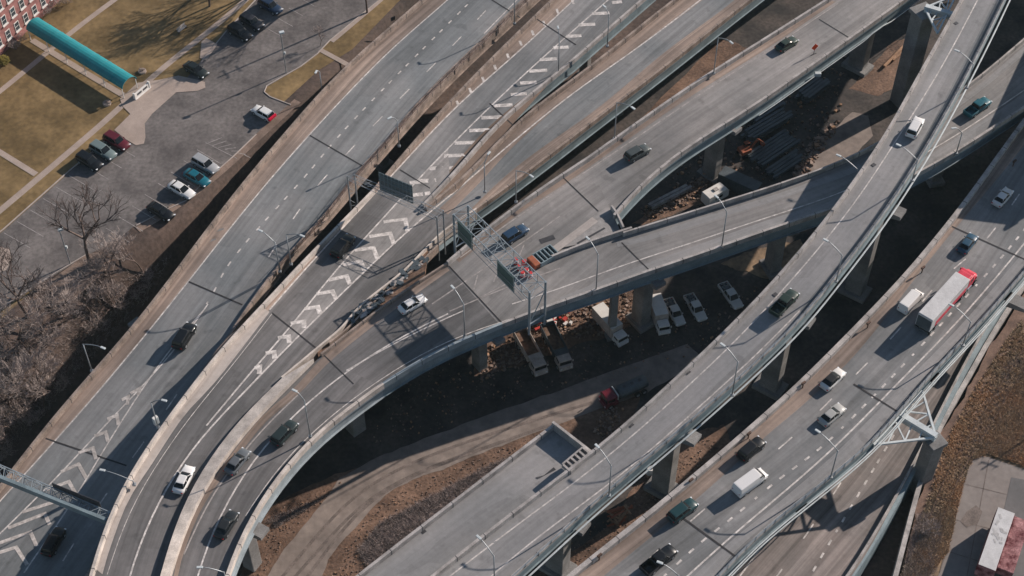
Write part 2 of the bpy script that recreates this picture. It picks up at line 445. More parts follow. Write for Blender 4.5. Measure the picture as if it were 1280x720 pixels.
def arrows(b, zf, items, width, dz=.03):
    for pts in items:
        pts = [PZ(*q, zf, dz) for q in pts]
        k = len(pts); Lp = []; Rp = []
        for i in range(k):
            d0 = (pts[i]-pts[i-1]).normalized() if i else None; d1 = (pts[i+1]-pts[i]).normalized() if i < k-1 else None
            if d0 and d1:
                n0 = Vector((-d0.y, d0.x, 0)); n1 = Vector((-d1.y, d1.x, 0)); nn = (n0+n1).normalized(); nn *= 1/max(.45, nn.dot(n0))
            else:
                d = d0 or d1; nn = Vector((-d.y, d.x, 0)).normalized()
            Lp.append(pts[i]+nn*width/2); Rp.append(pts[i]-nn*width/2)
        b.ribbon(Lp, Rp, zf, dz)
    return b
def blotch(b, zf, px, dz=.03):
    b.poly([PZ(*q, zf, dz) for q in px]); return b

# ---- overpass A: the wide road on the left
A = overpass('overpass', 'wide blue-grey leftmost road beside the wooded slope and car park', (230, 420), ZA)
A_L = [(-130, 772), (-60, 680), (0, 606), (17, 580), (100, 480), (150, 427), (220, 337), (293, 240), (320, 207), (350, 172), (395, 120), (437, 76), (480, 39), (525, 0), (580, -50)]
A_R = [(20, 850), (60, 790), (118, 715), (165, 610), (235, 505), (296, 405), (363, 313), (397, 283), (443, 226), (470, 195), (533, 123), (580, 75), (622, 37), (662, 0), (715, -50)]
deck(A, ZA, A_L, A_R, 'asphalt_blue', par_m='parapet_tan', rpar=.9, depth=1.6, fascia='parapet_tan')
A_W = [(-110, 760), (-60, 695), (0, 625), (33, 590), (133, 478), (237, 350), (320, 245), (387, 168), (487, 63), (560, 0), (612, -50)]
MB_ = band(MB(), ZA, [(a, b) for a, b in A_L], A_W, .015, lup=1.0); MB_.build('shoulder', 'shoulder_tan', A, world=True, recalc=False)
b = strip(MB(), ZA, A_W, .22)
strip(b, ZA, [(260, 370+10), (200, 463), (170, 490), (60, 608), (0, 667), (-60, 725)], .22)
strip(b, ZA, [(256, 372+14), (220, 425), (182, 480), (135, 552), (97, 618), (60, 672), (30, 716)], .22)
dashes(b, ZA, [(258, 380), (267, 365), (283, 335), (310, 300), (380, 222), (428, 165), (500, 90), (590, 0), (640, -50)], .27, 1.0, 1.8)
dashes(b, ZA, [(330, 330), (386, 246), (442, 183), (500, 123), (555, 68), (612, 8), (650, -35)], .2, 3.0, 5.6, phase=2)
dashes(b, ZA, [(40, 770), (72, 712), (130, 622), (180, 552), (230, 480)], .2, 3.0, 6.4)
strip(b, ZA, [(605, 42), (660, -14)], .2)
b.build('lane_marking', 'paint_white', A, world=True, recalc=False)
b = MB()
def chev(left, tip, end): return [left, tip, end]
arrows(b, ZA, [[(163, 492), (175, 485), (172, 494)], [(152, 500), (160, 496), (159, 506)], [(134, 524), (146, 519), (148, 531)], [(118, 545), (132, 540), (135, 552)],
    [(98, 566), (116, 560), (120, 574)], [(76, 590), (98, 580), (108, 598)], [(58, 612), (86, 602), (95, 618)], [(28, 640), (75, 625), (84, 636)],
    [(10, 660), (56, 642), (62, 656)], [(-10, 682), (38, 665), (46, 683)], [(-30, 700), (20, 684), (34, 706)]], .55)
b.build('gore_chevrons', 'paint_worn', A, world=True, recalc=False)
b = MB()
for q in ([(387, 169), (456, 209)], [(236, 352), (303, 381)], [(57, 548), (158, 582)], [(606, -6), (650, 22)]): strip(b, ZA, q, .26, .03)
b.build('expansion_joint', 'joint_dark', A, world=True, recalc=False)
# steel barrier fence between road A and road B
fb = MB(); wl = wline([(350, 333), (397, 283), (445, 222), (480, 184), (533, 123), (622, 37), (690, -30)], ZA, 1.0)
wl = resample(wl, int(length(wl)/2.2)); wl = fl(wl, ZA)
FENCE = empty('guard_fence', (wl[0].x, wl[0].y, wl[0].z), label='rusty mesh guard fence between the leftmost road and the next one, on the concrete median', cat='fence')
for i, p in enumerate(wl): MB().box(p+Vector((0, 0, .9)), (.09, .09, 1.9)).build('post', 'rail_rust', FENCE, world=True) if i % 2 == 0 and i < 190 else None
for h in (1.0, 1.4, 1.82): fb.tube([p+Vector((0, 0, h)) for p in wl], .045, 4)
for i in range(len(wl)-1): fb.bar(wl[i]+Vector((0, 0, 1.0)), wl[i+1]+Vector((0, 0, 1.8)), .04)
fb.build('rail', 'rail_rust', FENCE, world=True)
b = MB(); band(b, ZA, [(330, 352), (397, 279), (441, 222), (480, 178), (530, 120), (618, 34), (660, -8)], [(336, 352), (402, 283), (450, 224), (486, 184), (538, 124), (626, 37), (668, -5)], .2)
b.build('median_kerb', 'parapet_tan', A, world=True, recalc=False)

# ---- overpass B: chevron road, forks towards the top
B = overpass('overpass', 'forking road with white chevrons, curving down between cream walls at bottom left', (330, 470), ZB)
B_L = [(96, 775), (112, 718), (120, 680), (137, 637), (160, 590), (187, 550), (213, 513), (244, 478), (277, 430), (330, 380), (360, 343), (410, 293), (466, 236)]
B_R = [(185, 775), (202, 718), (213, 667), (230, 623), (253, 583), (283, 540), (320, 502), (353, 472), (400, 433), (427, 410), (453, 381), (507, 337), (553, 291), (596, 261)]
deck(B, ZB, B_L, B_R, 'asphalt_dark', par_m='parapet_cream', rpar=0, rup=1.0, rf=False)
B1_L = [(466, 236), (493, 203), (573, 113), (640, 46), (682, 5), (735, -45)]
B1_R = [(530, 256), (580, 205), (615, 160), (655, 124), (704, 87), (760, 37), (803, 0), (855, -45)]
deck(B, ZB, B1_L, B1_R, 'asphalt_grey', par_m='parapet_pale', par_l='parapet_tan')
B2_L = [(531, 258), (585, 216), (640, 155), (664, 135), (702, 108), (760, 64), (817, 17), (840, 0), (895, -42), (1010, -130)]
B2_R = [(596, 261), (607, 253), (640, 230), (690, 192), (740, 153), (790, 115), (827, 87), (880, 45), (937, 0), (1000, -48), (1120, -136)]
deck(B, ZB, B2_L, B2_R, 'asphalt_blue', par_m='parapet_tan')
b = MB()
band(b, ZB, [(240, 482), (277, 430), (330, 381), (360, 344), (410, 294), (466, 237), (493, 204), (573, 114), (640, 47), (682, 6), (735, -44)],
     [(265, 478), (290, 437), (337, 387), (372, 347), (418, 296), (470, 240), (487, 222), (570, 133), (640, 72), (717, 0), (765, -45)], .015)
band(b, ZB, [(548, 262), (590, 222), (640, 160), (664, 139), (702, 112), (760, 68), (840, 4), (895, -38)], [(560, 268), (600, 228), (640, 185), (720, 114), (783, 70), (873, 4), (925, -36)], .015)
band(b, ZB, [(560, 290), (640, 213), (750, 133), (830, 66), (907, 9), (960, -35)], [(596, 262), (640, 231), (740, 154), (827, 88), (937, 1), (998, -46)], .015)
b.build('shoulder', 'shoulder_tan', B, world=True, recalc=False)
b = MB(); band(b, ZB, [(118, 710), (126, 676), (143, 635), (166, 588), (193, 548), (219, 511), (248, 477), (280, 432), (330, 385)],
     [(128, 718), (137, 687), (160, 627), (190, 580), (230, 520), (267, 480), (305, 432), (337, 390)], .03)
b.build('walkway', 'walkway_cream', B, world=True, recalc=False)
b = MB(); blotch(b, ZB, [(531, 254), (571, 240), (600, 205), (632, 165), (690, 100), (704, 90), (690, 96), (655, 126), (615, 162), (580, 207)], .02)
band(b, ZB, [(532, 256), (580, 206), (615, 162), (655, 126), (700, 92)], [(532, 252), (552, 226), (592, 178), (630, 142), (690, 96)], .03)
b.build('gore_island', 'shoulder_rust', B, world=True, recalc=False)
# painted gore base slightly warmer
b = MB(); band(b, ZB, [(276, 520), (313, 482), (357, 419), (420, 337), (500, 250), (513, 233), (560, 185)], [(276, 522), (322, 475), (363, 430), (417, 377), (467, 328), (527, 273), (563, 240)], .012)
b.build('gore_surface', 'asphalt_warm', B, world=True, recalc=False)
b = MB()
strip(b, ZB, [(337, 387), (372, 347), (418, 296), (470, 240), (487, 222), (570, 133), (640, 72), (717, 0), (765, -45)], .26)
strip(b, ZB, [(258, 532), (276, 512), (320, 457), (357, 417), (420, 337), (500, 250), (513, 233), (640, 107), (760, 0), (808, -42)], .26)
strip(b, ZB, [(155, 745), (162, 718), (173, 680), (200, 623), (230, 572), (270, 524), (312, 487), (322, 472), (363, 430), (417, 377), (467, 328), (527, 273), (568, 240), (640, 178), (720, 113), (783, 70), (873, 2), (925, -40)], .26)
# inner edge line along the cream wall
strip(b, ZB, [(134, 718), (143, 687), (166, 627), (196, 580), (236, 520), (273, 480), (316, 424), (340, 392)], .1)
# short ticks on the shoulder at the top
for x, y in ((718, 4), (699, 16), (682, 31), (668, 43), (653, 56), (637, 72), (621, 86), (606, 101), (590, 115), (574, 131)):
    arrows(b, ZB, [[(x-1, y+1), (x-3.2, y-5)]], .45)
b.build('lane_marking', 'paint_white', B, world=True, recalc=False)
b = MB()
bars = [(8, 375, 412), (50, 300, 365), (92, 250, 312), (135, 203, 260), (178, 155, 212), (222, 105, 168), (265, 65, 132), (310, 30, 92), (353, -5, 55)]
for y, x0, x1 in bars: arrows(b, ZB, [[(640+x0/3, y/3+.6), (640+x1/3, y/3-.6)]], .85)
for y, x0, x1 in ((395, 890, 962), (440, 845, 930), (488, 800, 885), (535, 745, 840), (583, 705, 795), (630, 650, 750), (676, 610, 710)): arrows(b, ZB, [[(320+x0/3, y/3+.6), (320+x1/3, y/3-.6)]], .85)
arrows(b, ZB, [[(500, 246), (540, 241)], [(512, 228.5), (546, 225)]], .85)
q = [((478, 112), (560, 102), (568, 148)), ((425, 167), (503, 155), (517, 196)), ((370, 218), (440, 209), (456, 252)), ((327, 273), (393, 259), (406, 293)), ((273, 330), (340, 315), (352, 346)),
     ((228, 382), (287, 372), (300, 402)), ((182, 438), (232, 430), (240, 456)), ((130, 492), (180, 485), (180, 510)), ((82, 547), (122, 541), (125, 566)), ((36, 604), (68, 600), (70, 624)), ((-4, 660), (14, 655), (12, 682))]
arrows(b, ZB, [[(320+x/3, 240+y/3) for x, y in c] for c in q], .72)
b.build('gore_chevrons', 'paint_white', B, world=True, recalc=False)
b = MB()
for c in ([(670, 23), (720, 56)], [(500, 212), (550, 243)], [(340, 391), (399, 438)], [(612, 124+5), (645, 160)]): strip(b, ZB, c, .24, .035)
b.build('expansion_joint', 'joint_dark', B, world=True, recalc=False)

# ---- overpass C + D: merged curve, dividing at the nose into the upper ramp and the ramp passing under E
C = overpass('overpass', 'two merging ramps passing the green sign bridge, then curving down beside the cream median', (520, 400), ZC)
T1_L = [(196, 778), (213, 718), (217, 693), (240, 630), (273, 577), (320, 517), (360, 480), (400, 440)]
T1_R = [(268, 778), (283, 722), (290, 700), (303, 667), (324, 630), (345, 600), (387, 548), (413, 527), (440, 507), (480, 480)]
c1 = deck(C, ZC, T1_L, T1_R, 'asphalt_dark', par_m='parapet_cream', par_l='parapet_cream', lpar=0, lup=1.0, lf=False, rw=.5, fascia='fascia_pale')
T2_L = [(400, 440), (430, 416), (453, 397), (500, 362), (530, 343), (558, 326)]
T2_R = [(480, 480), (520, 450), (567, 430), (587, 421), (628, 405)]
deck(C, ZC, T2_L, T2_R, 'asphalt_dark', par_m='fascia_pale', par_l='parapet_tan', lw=.3, lpar=.7)
def slab(root, name, m, La, zfa, ha, Rb, zfb, hb, depth):
    a = wline(La, zfa, 1.0); c = wline(Rb, zfb, 1.0); n = int(max(length(a), length(c))/2.5)
    a = [Vector((p.x, p.y, zfa(p.x, p.y))) for p in resample(smooth_line(resample(a, n)), n)]; c = [Vector((p.x, p.y, zfb(p.x, p.y))) for p in resample(smooth_line(resample(c, n)), n)]
    MB().loft([[p+Vector((0, 0, ha-depth)), p+Vector((0, 0, ha)), q+Vector((0, 0, hb)), q+Vector((0, 0, hb-depth))] for p, q in zip(a, c)]).build(name, m, root, world=True)
slab(C, 'median', 'parapet_cream', B_R[:8], ZB, 1.0, T1_L[:7]+[(392, 448)], ZC, 1.0, 3.0)
slab(C, 'median_rubble', 'rubble_dirt', [(396, 436), (427, 410), (453, 381), (507, 337), (535, 308)], ZB, .2, [(398, 443), (430, 417), (453, 398), (500, 363), (528, 344)], ZC, -1.2, 1.2)
mb = MB(); mb.wall(fl(wline([(353, 472), (400, 433), (427, 410), (453, 381), (507, 337), (553, 291), (596, 261)], ZB, 1.0), ZB), .3, -1.5, 1.0, 1); mb.build('parapet', 'parapet_cream', B, world=True)
mb = MB(); mb.wall(fl(wline([(412, 428), (437, 408), (460, 384), (512, 341), (548, 306)], ZB, 1.0), ZB), .25, -.8, .9, 1); mb.build('parapet', 'parapet_tan', B, world=True)
rr = random.Random(5)
mb = MB()
for k in range(70):
    t = rr.random(); x = 440+t*95; y = 400-t*78+rr.uniform(-7, 7); p = PZ(x, y, ZB, .6)
    mb.box(p, (rr.uniform(.4, 1.6), rr.uniform(.3, .8), rr.uniform(.3, .9)), rr.uniform(0, 3), mi=rr.choice((0, 0, 1)))
tag(mb.build('median_debris', ['stock_steel', 'parapet_pale'], C, world=True), kind='stuff')
T3_L = [(558, 326), (567, 317), (607, 283), (640, 258), (667, 239), (707, 213), (735, 195)]
T3_R = [(628, 405), (640, 400), (683, 383), (747, 363), (803, 342)]
deck(C, ZC, T3_L, T3_R, 'asphalt_warm')
C_L = [(735, 195), (780, 163), (860, 107), (920, 69), (960, 44), (1030, 0), (1100, -46), (1260, -148)]
C_R = [(769, 269), (778, 252), (789, 240), (840, 198), (873, 173), (923, 147), (960, 121), (1040, 64), (1093, 27), (1133, -2), (1190, -45), (1352, -155)]
_, cr = deck(C, ZC, C_L, C_R, 'asphalt_warm')
b = MB(); out = []
for i, p in enumerate(cr):
    d = cr[min(i+1, len(cr)-1)]-cr[max(i-1, 0)]; d.z = 0; d.normalize(); out.append(p+Vector((d.y, -d.x, 0))*.6+Vector((0, 0, -1.5 if i % 14 < 12 else -1.0)))
b.tube(out[14:], .075, 6); b.build('conduit_pipe', 'truss_pale', C, world=True)
b = MB()
for i in range(20, len(out), 14): b.box(out[i], (1.1, .7, .7), bev=.1)
b.build('drain_box', 'truss_pale', C, world=True)
D_L = [(778.5, 289.5), (792, 286), (873, 260), (953, 236), (1003, 219), (1070, 194), (1140, 152), (1213, 104), (1280, 47), (1330, 4), (1420, -72)]
D_R = [(803, 342), (817, 337), (907, 307), (960, 287), (1040, 262), (1100, 240), (1157, 213), (1227, 170), (1290, 128), (1350, 88), (1450, 10)]
deck(C, ZC, D_L, D_R, 'asphalt_warm', lw=.3)
b = MB()
band(b, ZC, [(568, 322), (640, 262), (707, 217), (780, 167), (860, 111), (960, 48), (1035, 1)], [(574, 328), (645, 270), (715, 224), (787, 173), (866, 119), (966, 56), (1045, 2)], .015)
band(b, ZC, [(217, 722), (223, 693), (246, 633), (279, 582), (326, 522), (366, 487), (404, 446), (455, 404), (500, 369), (556, 330)], [(222, 722), (229, 693), (252, 636), (286, 586), (332, 528), (372, 494), (410, 454), (462, 411), (510, 375), (562, 338)], .015)
b.build('shoulder', 'shoulder_tan', C, world=True, recalc=False)
b = MB(); band(b, ZC, [(700, 372), (780, 340), (870, 307), (960, 275), (1040, 249), (1150, 200), (1225, 153), (1290, 110)], [(700, 379), (780, 353), (870, 322), (960, 290), (1040, 265), (1157, 215), (1227, 172), (1290, 130)], .015)
band(b, ZC, [(770, 303), (810, 294), (873, 273), (960, 246), (1010, 229), (1075, 204), (1140, 163), (1213, 115), (1280, 58)], [(772, 309), (812, 300), (875, 280), (962, 253), (1012, 236), (1078, 211), (1143, 170), (1216, 121), (1284, 65)], .015)
b.build('shoulder', 'concrete_road', C, world=True, recalc=False)
b = MB()
strip(b, ZC, [(240, 745), (247, 718), (257, 680), (280, 633), (320, 568), (357, 527), (410, 480), (440, 458), (507, 417), (560, 392)], .24)
strip(b, ZC, [(433, 463), (500, 424), (580, 388)], .2)
strip(b, ZC, [(307, 645), (330, 605), (362, 567), (400, 530), (450, 490), (487, 466), (553, 427), (637, 399)], .14)
strip(b, ZC, [(640, 380), (687, 366), (773, 333), (870, 302), (960, 271), (1040, 246), (1150, 196), (1225, 150), (1290, 106)], .2)
b.build('lane_marking', 'paint_white', C, world=True, recalc=False)
b = MB()
for c in ([(540, 380), (615, 329), (628, 318), (654, 304), (700, 270)], [(562, 389), (594, 374), (640, 356), (700, 335)], [(592, 362), (597, 344)], [(617, 352), (624, 334)], [(648, 322), (655, 306)],
          [(600, 372), (690, 325)], [(575, 322), (645, 272), (715, 226), (790, 176), (870, 121), (970, 56), (1048, 4)], [(230, 693), (253, 636), (287, 586), (333, 528), (372, 494)]): strip(b, ZC, c, .22)
b.build('faded_marking', 'paint_faded', C, world=True, recalc=False)
b = MB()
for c in ([(559, 330), (627, 403)], [(402, 441), (442, 480)], [(777, 303), (812, 338)], [(700, 218), (748, 264)], [(960+64, 4+20), (1063, 48)]): strip(b, ZC, c, .2, .035)
b.build('expansion_joint', 'joint_dark', C, world=True, recalc=False)
# concrete nose island between the two ramps
b = MB(); pts = [PZ(x, y, ZC, .25) for x, y in ((694, 311), (728, 287), (752, 272), (771, 291), (766, 297))]; b.poly(pts, z1=.3)
b.build('nose_island', 'patch_light', C, world=True)
b = MB(); strip(b, ZC, [(692, 313), (720, 292), (744, 274)], 1.3, .3); b.build('nose_kerb', 'walkway_cream', C, world=True, recalc=False)
b = MB(); b.wall(wline([(690, 326), (730, 310), (768, 297), (790, 290)], ZC, 0), .35, .0, 1.0, 1); b.build('parapet', 'parapet_pale', C, world=True)
b = MB(); b.wall(wline([(763, 262), (770, 272), (778, 289)], ZC, 0), .3, .0, 1.0, 1); b.build('parapet', 'parapet_pale', C, world=True)
b = MB()
for c in ([(722, 304), (756, 285)], ): strip(b, lambda x, y: ZC(x, y)+.26, c, .35, .03)
for c in ([(675, 302), (693, 296)],): strip(b, ZC, c, 1.0, .03)
b.build('tar_patch', 'patch_dark', C, world=True, recalc=False)

# ---- overpass E: highest curve, over D
E = overpass('overpass', 'highest narrow curved road crossing over the lower ramps from top right to bottom centre', (960, 400), ZE)
E_L = [(480, 768), (533, 722), (585, 682), (640, 638), (707, 588), (770, 540), (833, 481), (913, 407), (960, 357), (1013, 297), (1057, 239), (1103, 173), (1147, 93), (1200, 0), (1225, -48), (1300, -200), (1400, -420)]
E_R = [(590, 765), (650, 713), (673, 690), (757, 614), (853, 534), (913, 482), (960, 438), (1003, 400), (1040, 350), (1097, 279), (1125, 238), (1173, 160), (1213, 86), (1252, 8), (1278, -48), (1348, -200), (1444, -420)]
EL, ER = deck(E, ZE, E_L, E_R, 'concrete_road', par_m='parapet_pale', rpar=.55, fascia='fascia_steel', depth=2.0)
b = MB()
strip(b, ZE, [(512, 760), (560, 722), (640, 660), (707, 612), (780, 554), (863, 480), (930, 416), (993, 346), (1040, 291), (1080, 238), (1128, 163), (1176, 86), (1222, 0), (1245, -45)], .2)
strip(b, ZE, [(590, 742), (640, 695), (700, 650), (760, 607), (830, 548), (890, 494), (950, 440), (1000, 388)], .2)
b.build('lane_marking', 'paint_white', E, world=True, recalc=False)
b = MB(); band(b, ZE, [(1000, 388), (1034, 347), (1088, 280), (1114, 240), (1162, 160), (1201, 86), (1240, 8), (1265, -45)], [(1003, 396), (1040, 353), (1095, 283), (1122, 240), (1170, 163), (1210, 90), (1249, 10), (1274, -43)], .015)
b.build('shoulder', 'asphalt_blue', E, world=True, recalc=False)
b = MB()
for h in (.85, 1.15): b.tube([p+Vector((0, 0, h)) for p in ER], .06, 5)
for p in ER[::1]: b.box(p+Vector((0, 0, .8)), (.08, .08, .75))
b.build('railing', 'galvanised', E, world=True)
b = MB(); out = []
for i, p in enumerate(ER):
    d = ER[min(i+1, len(ER)-1)]-ER[max(i-1, 0)]; d.z = 0; d.normalize(); out.append(p+Vector((d.y, -d.x, 0))*.55)
b.tube([p+Vector((0, 0, -1.6)) for p in out], .14, 6)
b.build('conduit_pipe', 'truss_pale', E, world=True)
b = MB()
for x, y in ((789, 531), (1092, 206), (1195, 29), (969, 368), (860, 465)): b.box(PZ(x, y, ZE, .02), (.7, .6, .06), .7)
b.build('drain', 'steel_dark', E, world=True)
# deck stub F beside E
ZF = zfun([(480, 720, 15.5), (760, 560, 16.5)])
F_ = overpass('overpass', 'short unfinished concrete deck stub with a square walled end beside the curved highest road', (620, 620), ZF)
FL_ = [(388, 765), (440, 722), (560, 630), (692, 529)]; FR_ = [(500, 768), (555, 716), (640, 650), (707, 598), (741, 569)]
deck(F_, ZF, FL_, FR_, 'concrete_road', rpar=0, lf=True)
b = MB(); b.wall([PZ(692, 529, ZF, 1.0)-Vector((0, 0, 1)), PZ(741, 567, ZF, 1.0)-Vector((0, 0, 1))], .4, -2.2, 1.6, -1); b.build('end_wall', 'parapet_pale', F_, world=True)
b = MB(); strip(b, ZF, [(506, 764), (560, 717), (640, 652), (708, 596)], .7, .03); b.build('expansion_joint', 'joint_rust', F_, world=True, recalc=False)
b = MB(); blotch(b, ZF, [(680, 594), (692, 584), (695, 587), (672, 599), (669, 597)], .03)
b.build('tar_patch', 'patch_dark', F_, world=True, recalc=False)
b = MB()
for x, y in ((529, 664), (570, 701)): b.box(PZ(x, y, ZF, .01), (.7, .7, .05), .7)
b.build('drain', 'steel_dark', F_, world=True)
# crash cushion row on the nose
CC = empty('crash_cushion', PZ(725, 573, ZE), label='concrete crash cushion ladder where the stub deck meets the highest road', cat='crash cushion')
b = MB(); pa, pb = PZ(708, 588, ZE), PZ(733, 567, ZE); d = (pb-pa); n = d.cross(Vector((0, 0, 1))).normalized()
for s_ in (-.8, .8): b.bar(pa+n*s_+Vector((0, 0, .4)), pb+n*s_+Vector((0, 0, .4)), .25, .8)
for k in range(6): c = pa.lerp(pb, k/5); b.bar(c-n*.8+Vector((0, 0, .4)), c+n*.8+Vector((0, 0, .4)), .3, .7)
b.build('frame', 'parapet_pale', CC, world=True)

# ---- overpass G: multi-lane on the right
G = overpass('overpass', 'wide multi-lane road on the right carrying the red truck, with tan parapet', (1050, 500), ZG)
G_L = [(650, 768), (707, 719), (800, 647), (873, 587), (960, 512), (997, 479), (1060, 415), (1117, 357), (1160, 307), (1213, 240), (1245, 194), (1280, 147), (1325, 85), (1500, -150)]
G_R = [(850, 768), (905, 716), (920, 693), (960, 657), (1037, 597), (1107, 537), (1151, 481), (1180, 450), (1237, 390), (1280, 340), (1345, 262), (1560, 0)]
GL, GR = deck(G, ZG, G_L, G_R, 'asphalt_grey', par_m='parapet_pale', lw=.7, rpar=.5, fascia='fascia_steel')
b = MB(); band(b, ZG, [(658, 766), (714, 722), (806, 651), (879, 591), (965, 517), (1003, 483), (1066, 419), (1122, 361), (1165, 311), (1219, 243), (1285, 151)],
     [(700, 766), (757, 718), (825, 662), (883, 613), (960, 543), (1005, 505), (1060, 453), (1103, 402), (1150, 340), (1193, 287), (1237, 235), (1290, 170)], .015)
b.build('shoulder', 'shoulder_tan', G, world=True, recalc=False)
b = MB(); band(b, ZG, [(848, 738), (871, 716), (921, 670), (964, 636), (1047, 564), (1126, 483), (1197, 411), (1271, 325), (1304, 284)], [(893, 722), (916, 692), (956, 657), (1033, 598), (1103, 537), (1147, 481), (1176, 450), (1233, 390), (1276, 340), (1320, 290)], .012); b.build('shoulder', 'concrete_road', G, world=True, recalc=False)
b = MB()
dashes(b, ZG, [(790, 720), (830, 681), (900, 620), (985, 551), (1060, 478), (1120, 416), (1175, 352), (1232, 300), (1290, 220)], .2, 3.0, 6.2, phase=3.0)
dashes(b, ZG, [(830, 720), (842, 709), (875, 679), (913, 649), (970, 602), (1030, 556), (1090, 497), (1148, 436), (1220, 357), (1255, 318), (1290, 275)], .3, .95, 1.65)
strip(b, ZG, [(840, 738), (867, 713), (917, 667), (960, 632), (1043, 560), (1122, 479), (1193, 407), (1267, 321), (1300, 280)], .24)
b.build('lane_marking', 'paint_white', G, world=True, recalc=False)
b = MB()
for c in ([(1190, 283), (1285, 326)], [(1067, 480), (1126, 517)], [(853, 647), (920, 696)]): strip(b, ZG, c, .3, .035)
b.build('expansion_joint', 'joint_dark', G, world=True, recalc=False)
b = MB()
for h in (.7, .95, 1.2, 1.45): b.tube([p+Vector((0, 0, h)) for p in GR], .045, 5)
for p in GR: b.box(p+Vector((0, 0, .8)), (.08, .08, 1.2))
b.build('railing', 'galvanised', G, world=True)
b = MB(); out = []
for i, p in enumerate(GR):
    d = GR[min(i+1, len(GR)-1)]-GR[max(i-1, 0)]; d.z = 0; d.normalize(); out.append(p+Vector((d.y, -d.x, 0))*.6)
b.tube([p+Vector((0, 0, -.5)) for p in out], .10, 6); b.tube([p+Vector((0, 0, -1.5)) for p in out], .10, 6)
b.build('conduit_pipe', 'truss_pale', G, world=True)

# ---- road outside the frame at upper right whose shade falls on D
ZX = zfun(25)
X = overpass('overpass', 'unseen narrow high ramp beyond the right frame edge, shading the lower ramp', (1420, 0), ZX)
deck(X, ZX, [(1312, 150), (1345, 80), (1385, -10), (1420, -90), (1530, -340)], [(1400, 160), (1440, 80), (1480, -10), (1520, -90), (1620, -330)], 'concrete_road')

for x, y, lab in ((1266, 208, 'highest on the road'), (1152, 341, 'above the semi-truck'), (1084, 410, 'at the semi-truck shadow tip'), (1003, 485, 'above the silver sedan'), (935, 548, 'above the black SUV'), (863, 606, 'left of the white van'), (749, 700, 'near the bottom edge')):
    o = empty('marker_post', PZ(x, y, ZG), .7, 'small rusty post by the tan parapet of the multi-lane road, '+lab, 'marker post', 'rusty posts along the tan parapet')
    MB().box((0, 0, .55), (.14, .14, 1.1)).build('post', 'rail_rust', o); MB().box((0, 0, 1.25), (.75, .3, .4), bev=.05).build('head', 'rail_rust', o)
# ---- ground level road H below G
def struct_strip(name, m, zf, Lpx, Rpx, dz=0):
    return tag(band(MB(), zf, Lpx, Rpx, dz).build(name, m, recalc=False), kind='structure')
H_R = [(1010, 790), (1063, 722), (1090, 680), (1113, 637), (1135, 597), (1155, 558), (1192, 484), (1221, 428), (1255, 376), (1306, 300), (1406, 170)]
H_L = [(820, 790), (880, 722), (930, 668), (980, 620), (1030, 560), (1080, 500), (1120, 440), (1170, 360), (1220, 290), (1330, 160)]
struct_strip('road', 'lower_road', ZH, H_L, H_R)
b = MB()
dashes(b, ZH, [(1000, 745), (1018, 711), (1060, 640), (1097, 578), (1150, 490), (1200, 420)], .3, .95, 1.5)
dashes(b, ZH, [(950, 745), (975, 715), (1010, 665), (1060, 590), (1120, 500)], .22, 3, 6, phase=3)
strip(b, ZH, [(925, 720), (965, 665), (1010, 610)], .22)
tag(b.build('lane_marking', 'paint_white', recalc=False), kind='structure')
hw = wline(H_R, ZH); hw = resample(hw, 60)
hw = smooth_line(hw, 30)
HB = MB().wall(hw, .3, .02, .9, 1).build('barrier_wall', 'parapet_pale'); tag(HB, 'thin pale parapet along the right edge of the lower road under the multi-lane road', 'barrier')
ww = smooth_line(resample(wline(WALL_R, zfun(RZ)), 70), 12)
HB = MB().wall(ww, .7, -4, .9, 1).build('barrier_wall', 'parapet_pale'); tag(HB, 'long pale concrete wall between the dark gully and the railway strip', 'wall')
HB = MB().wall([p-Vector((0, 0, .02)) for p in hw], .6, -6.5, 0, -1).build('retaining_wall', 'fascia_steel'); tag(HB, 'dark retaining wall carrying the lower road above the gully', 'wall')

# ------------------------------------------------------------------ piers
def pier(root, zf, px, w_=2.4, d_=1.6, rz=None, cap=None, depth=2.2, under=None, m='pier_concrete'):
    """column whose top meets the deck above image point px (a point on the deck surface)"""
    p = PZ(*px, zf); zt = zf(p.x, p.y)-depth; rz = rz or 0
    zb = terrain(p.x, p.y)-.3; zc = zt-(1.3 if cap else 0)
    b = MB(); b.box((p.x, p.y, (zb+zc)/2), (w_, d_, zc-zb), rz, bev=.12); b.box((p.x, p.y, zb+.6), (w_*1.6, d_*1.6, 1.0), rz, bev=.1)
    o = b.build('pier', m, root, world=True)
    if cap:
        b = MB(); L = cap/2; r = Matrix.Rotation(rz, 3, 'Z')
        secs = []
        for s_, dep in ((-L, .7), (-w_/2, 1.5), (w_/2, 1.5), (L, .7)):
            secs.append([Vector((p.x, p.y, 0))+r @ Vector((s_, y, 0))+Vector((0, 0, z)) for y, z in ((-d_/2, zt), (d_/2, zt), (d_/2, zt-dep), (-d_/2, zt-dep))])
        b.loft(secs); b.build('pier_cap', m, root, world=True)
    return p
def ang(a, b_, z): 
    p, q = P(*a, z), P(*b_, z); return math.atan2(q.y-p.y, q.x-p.x)
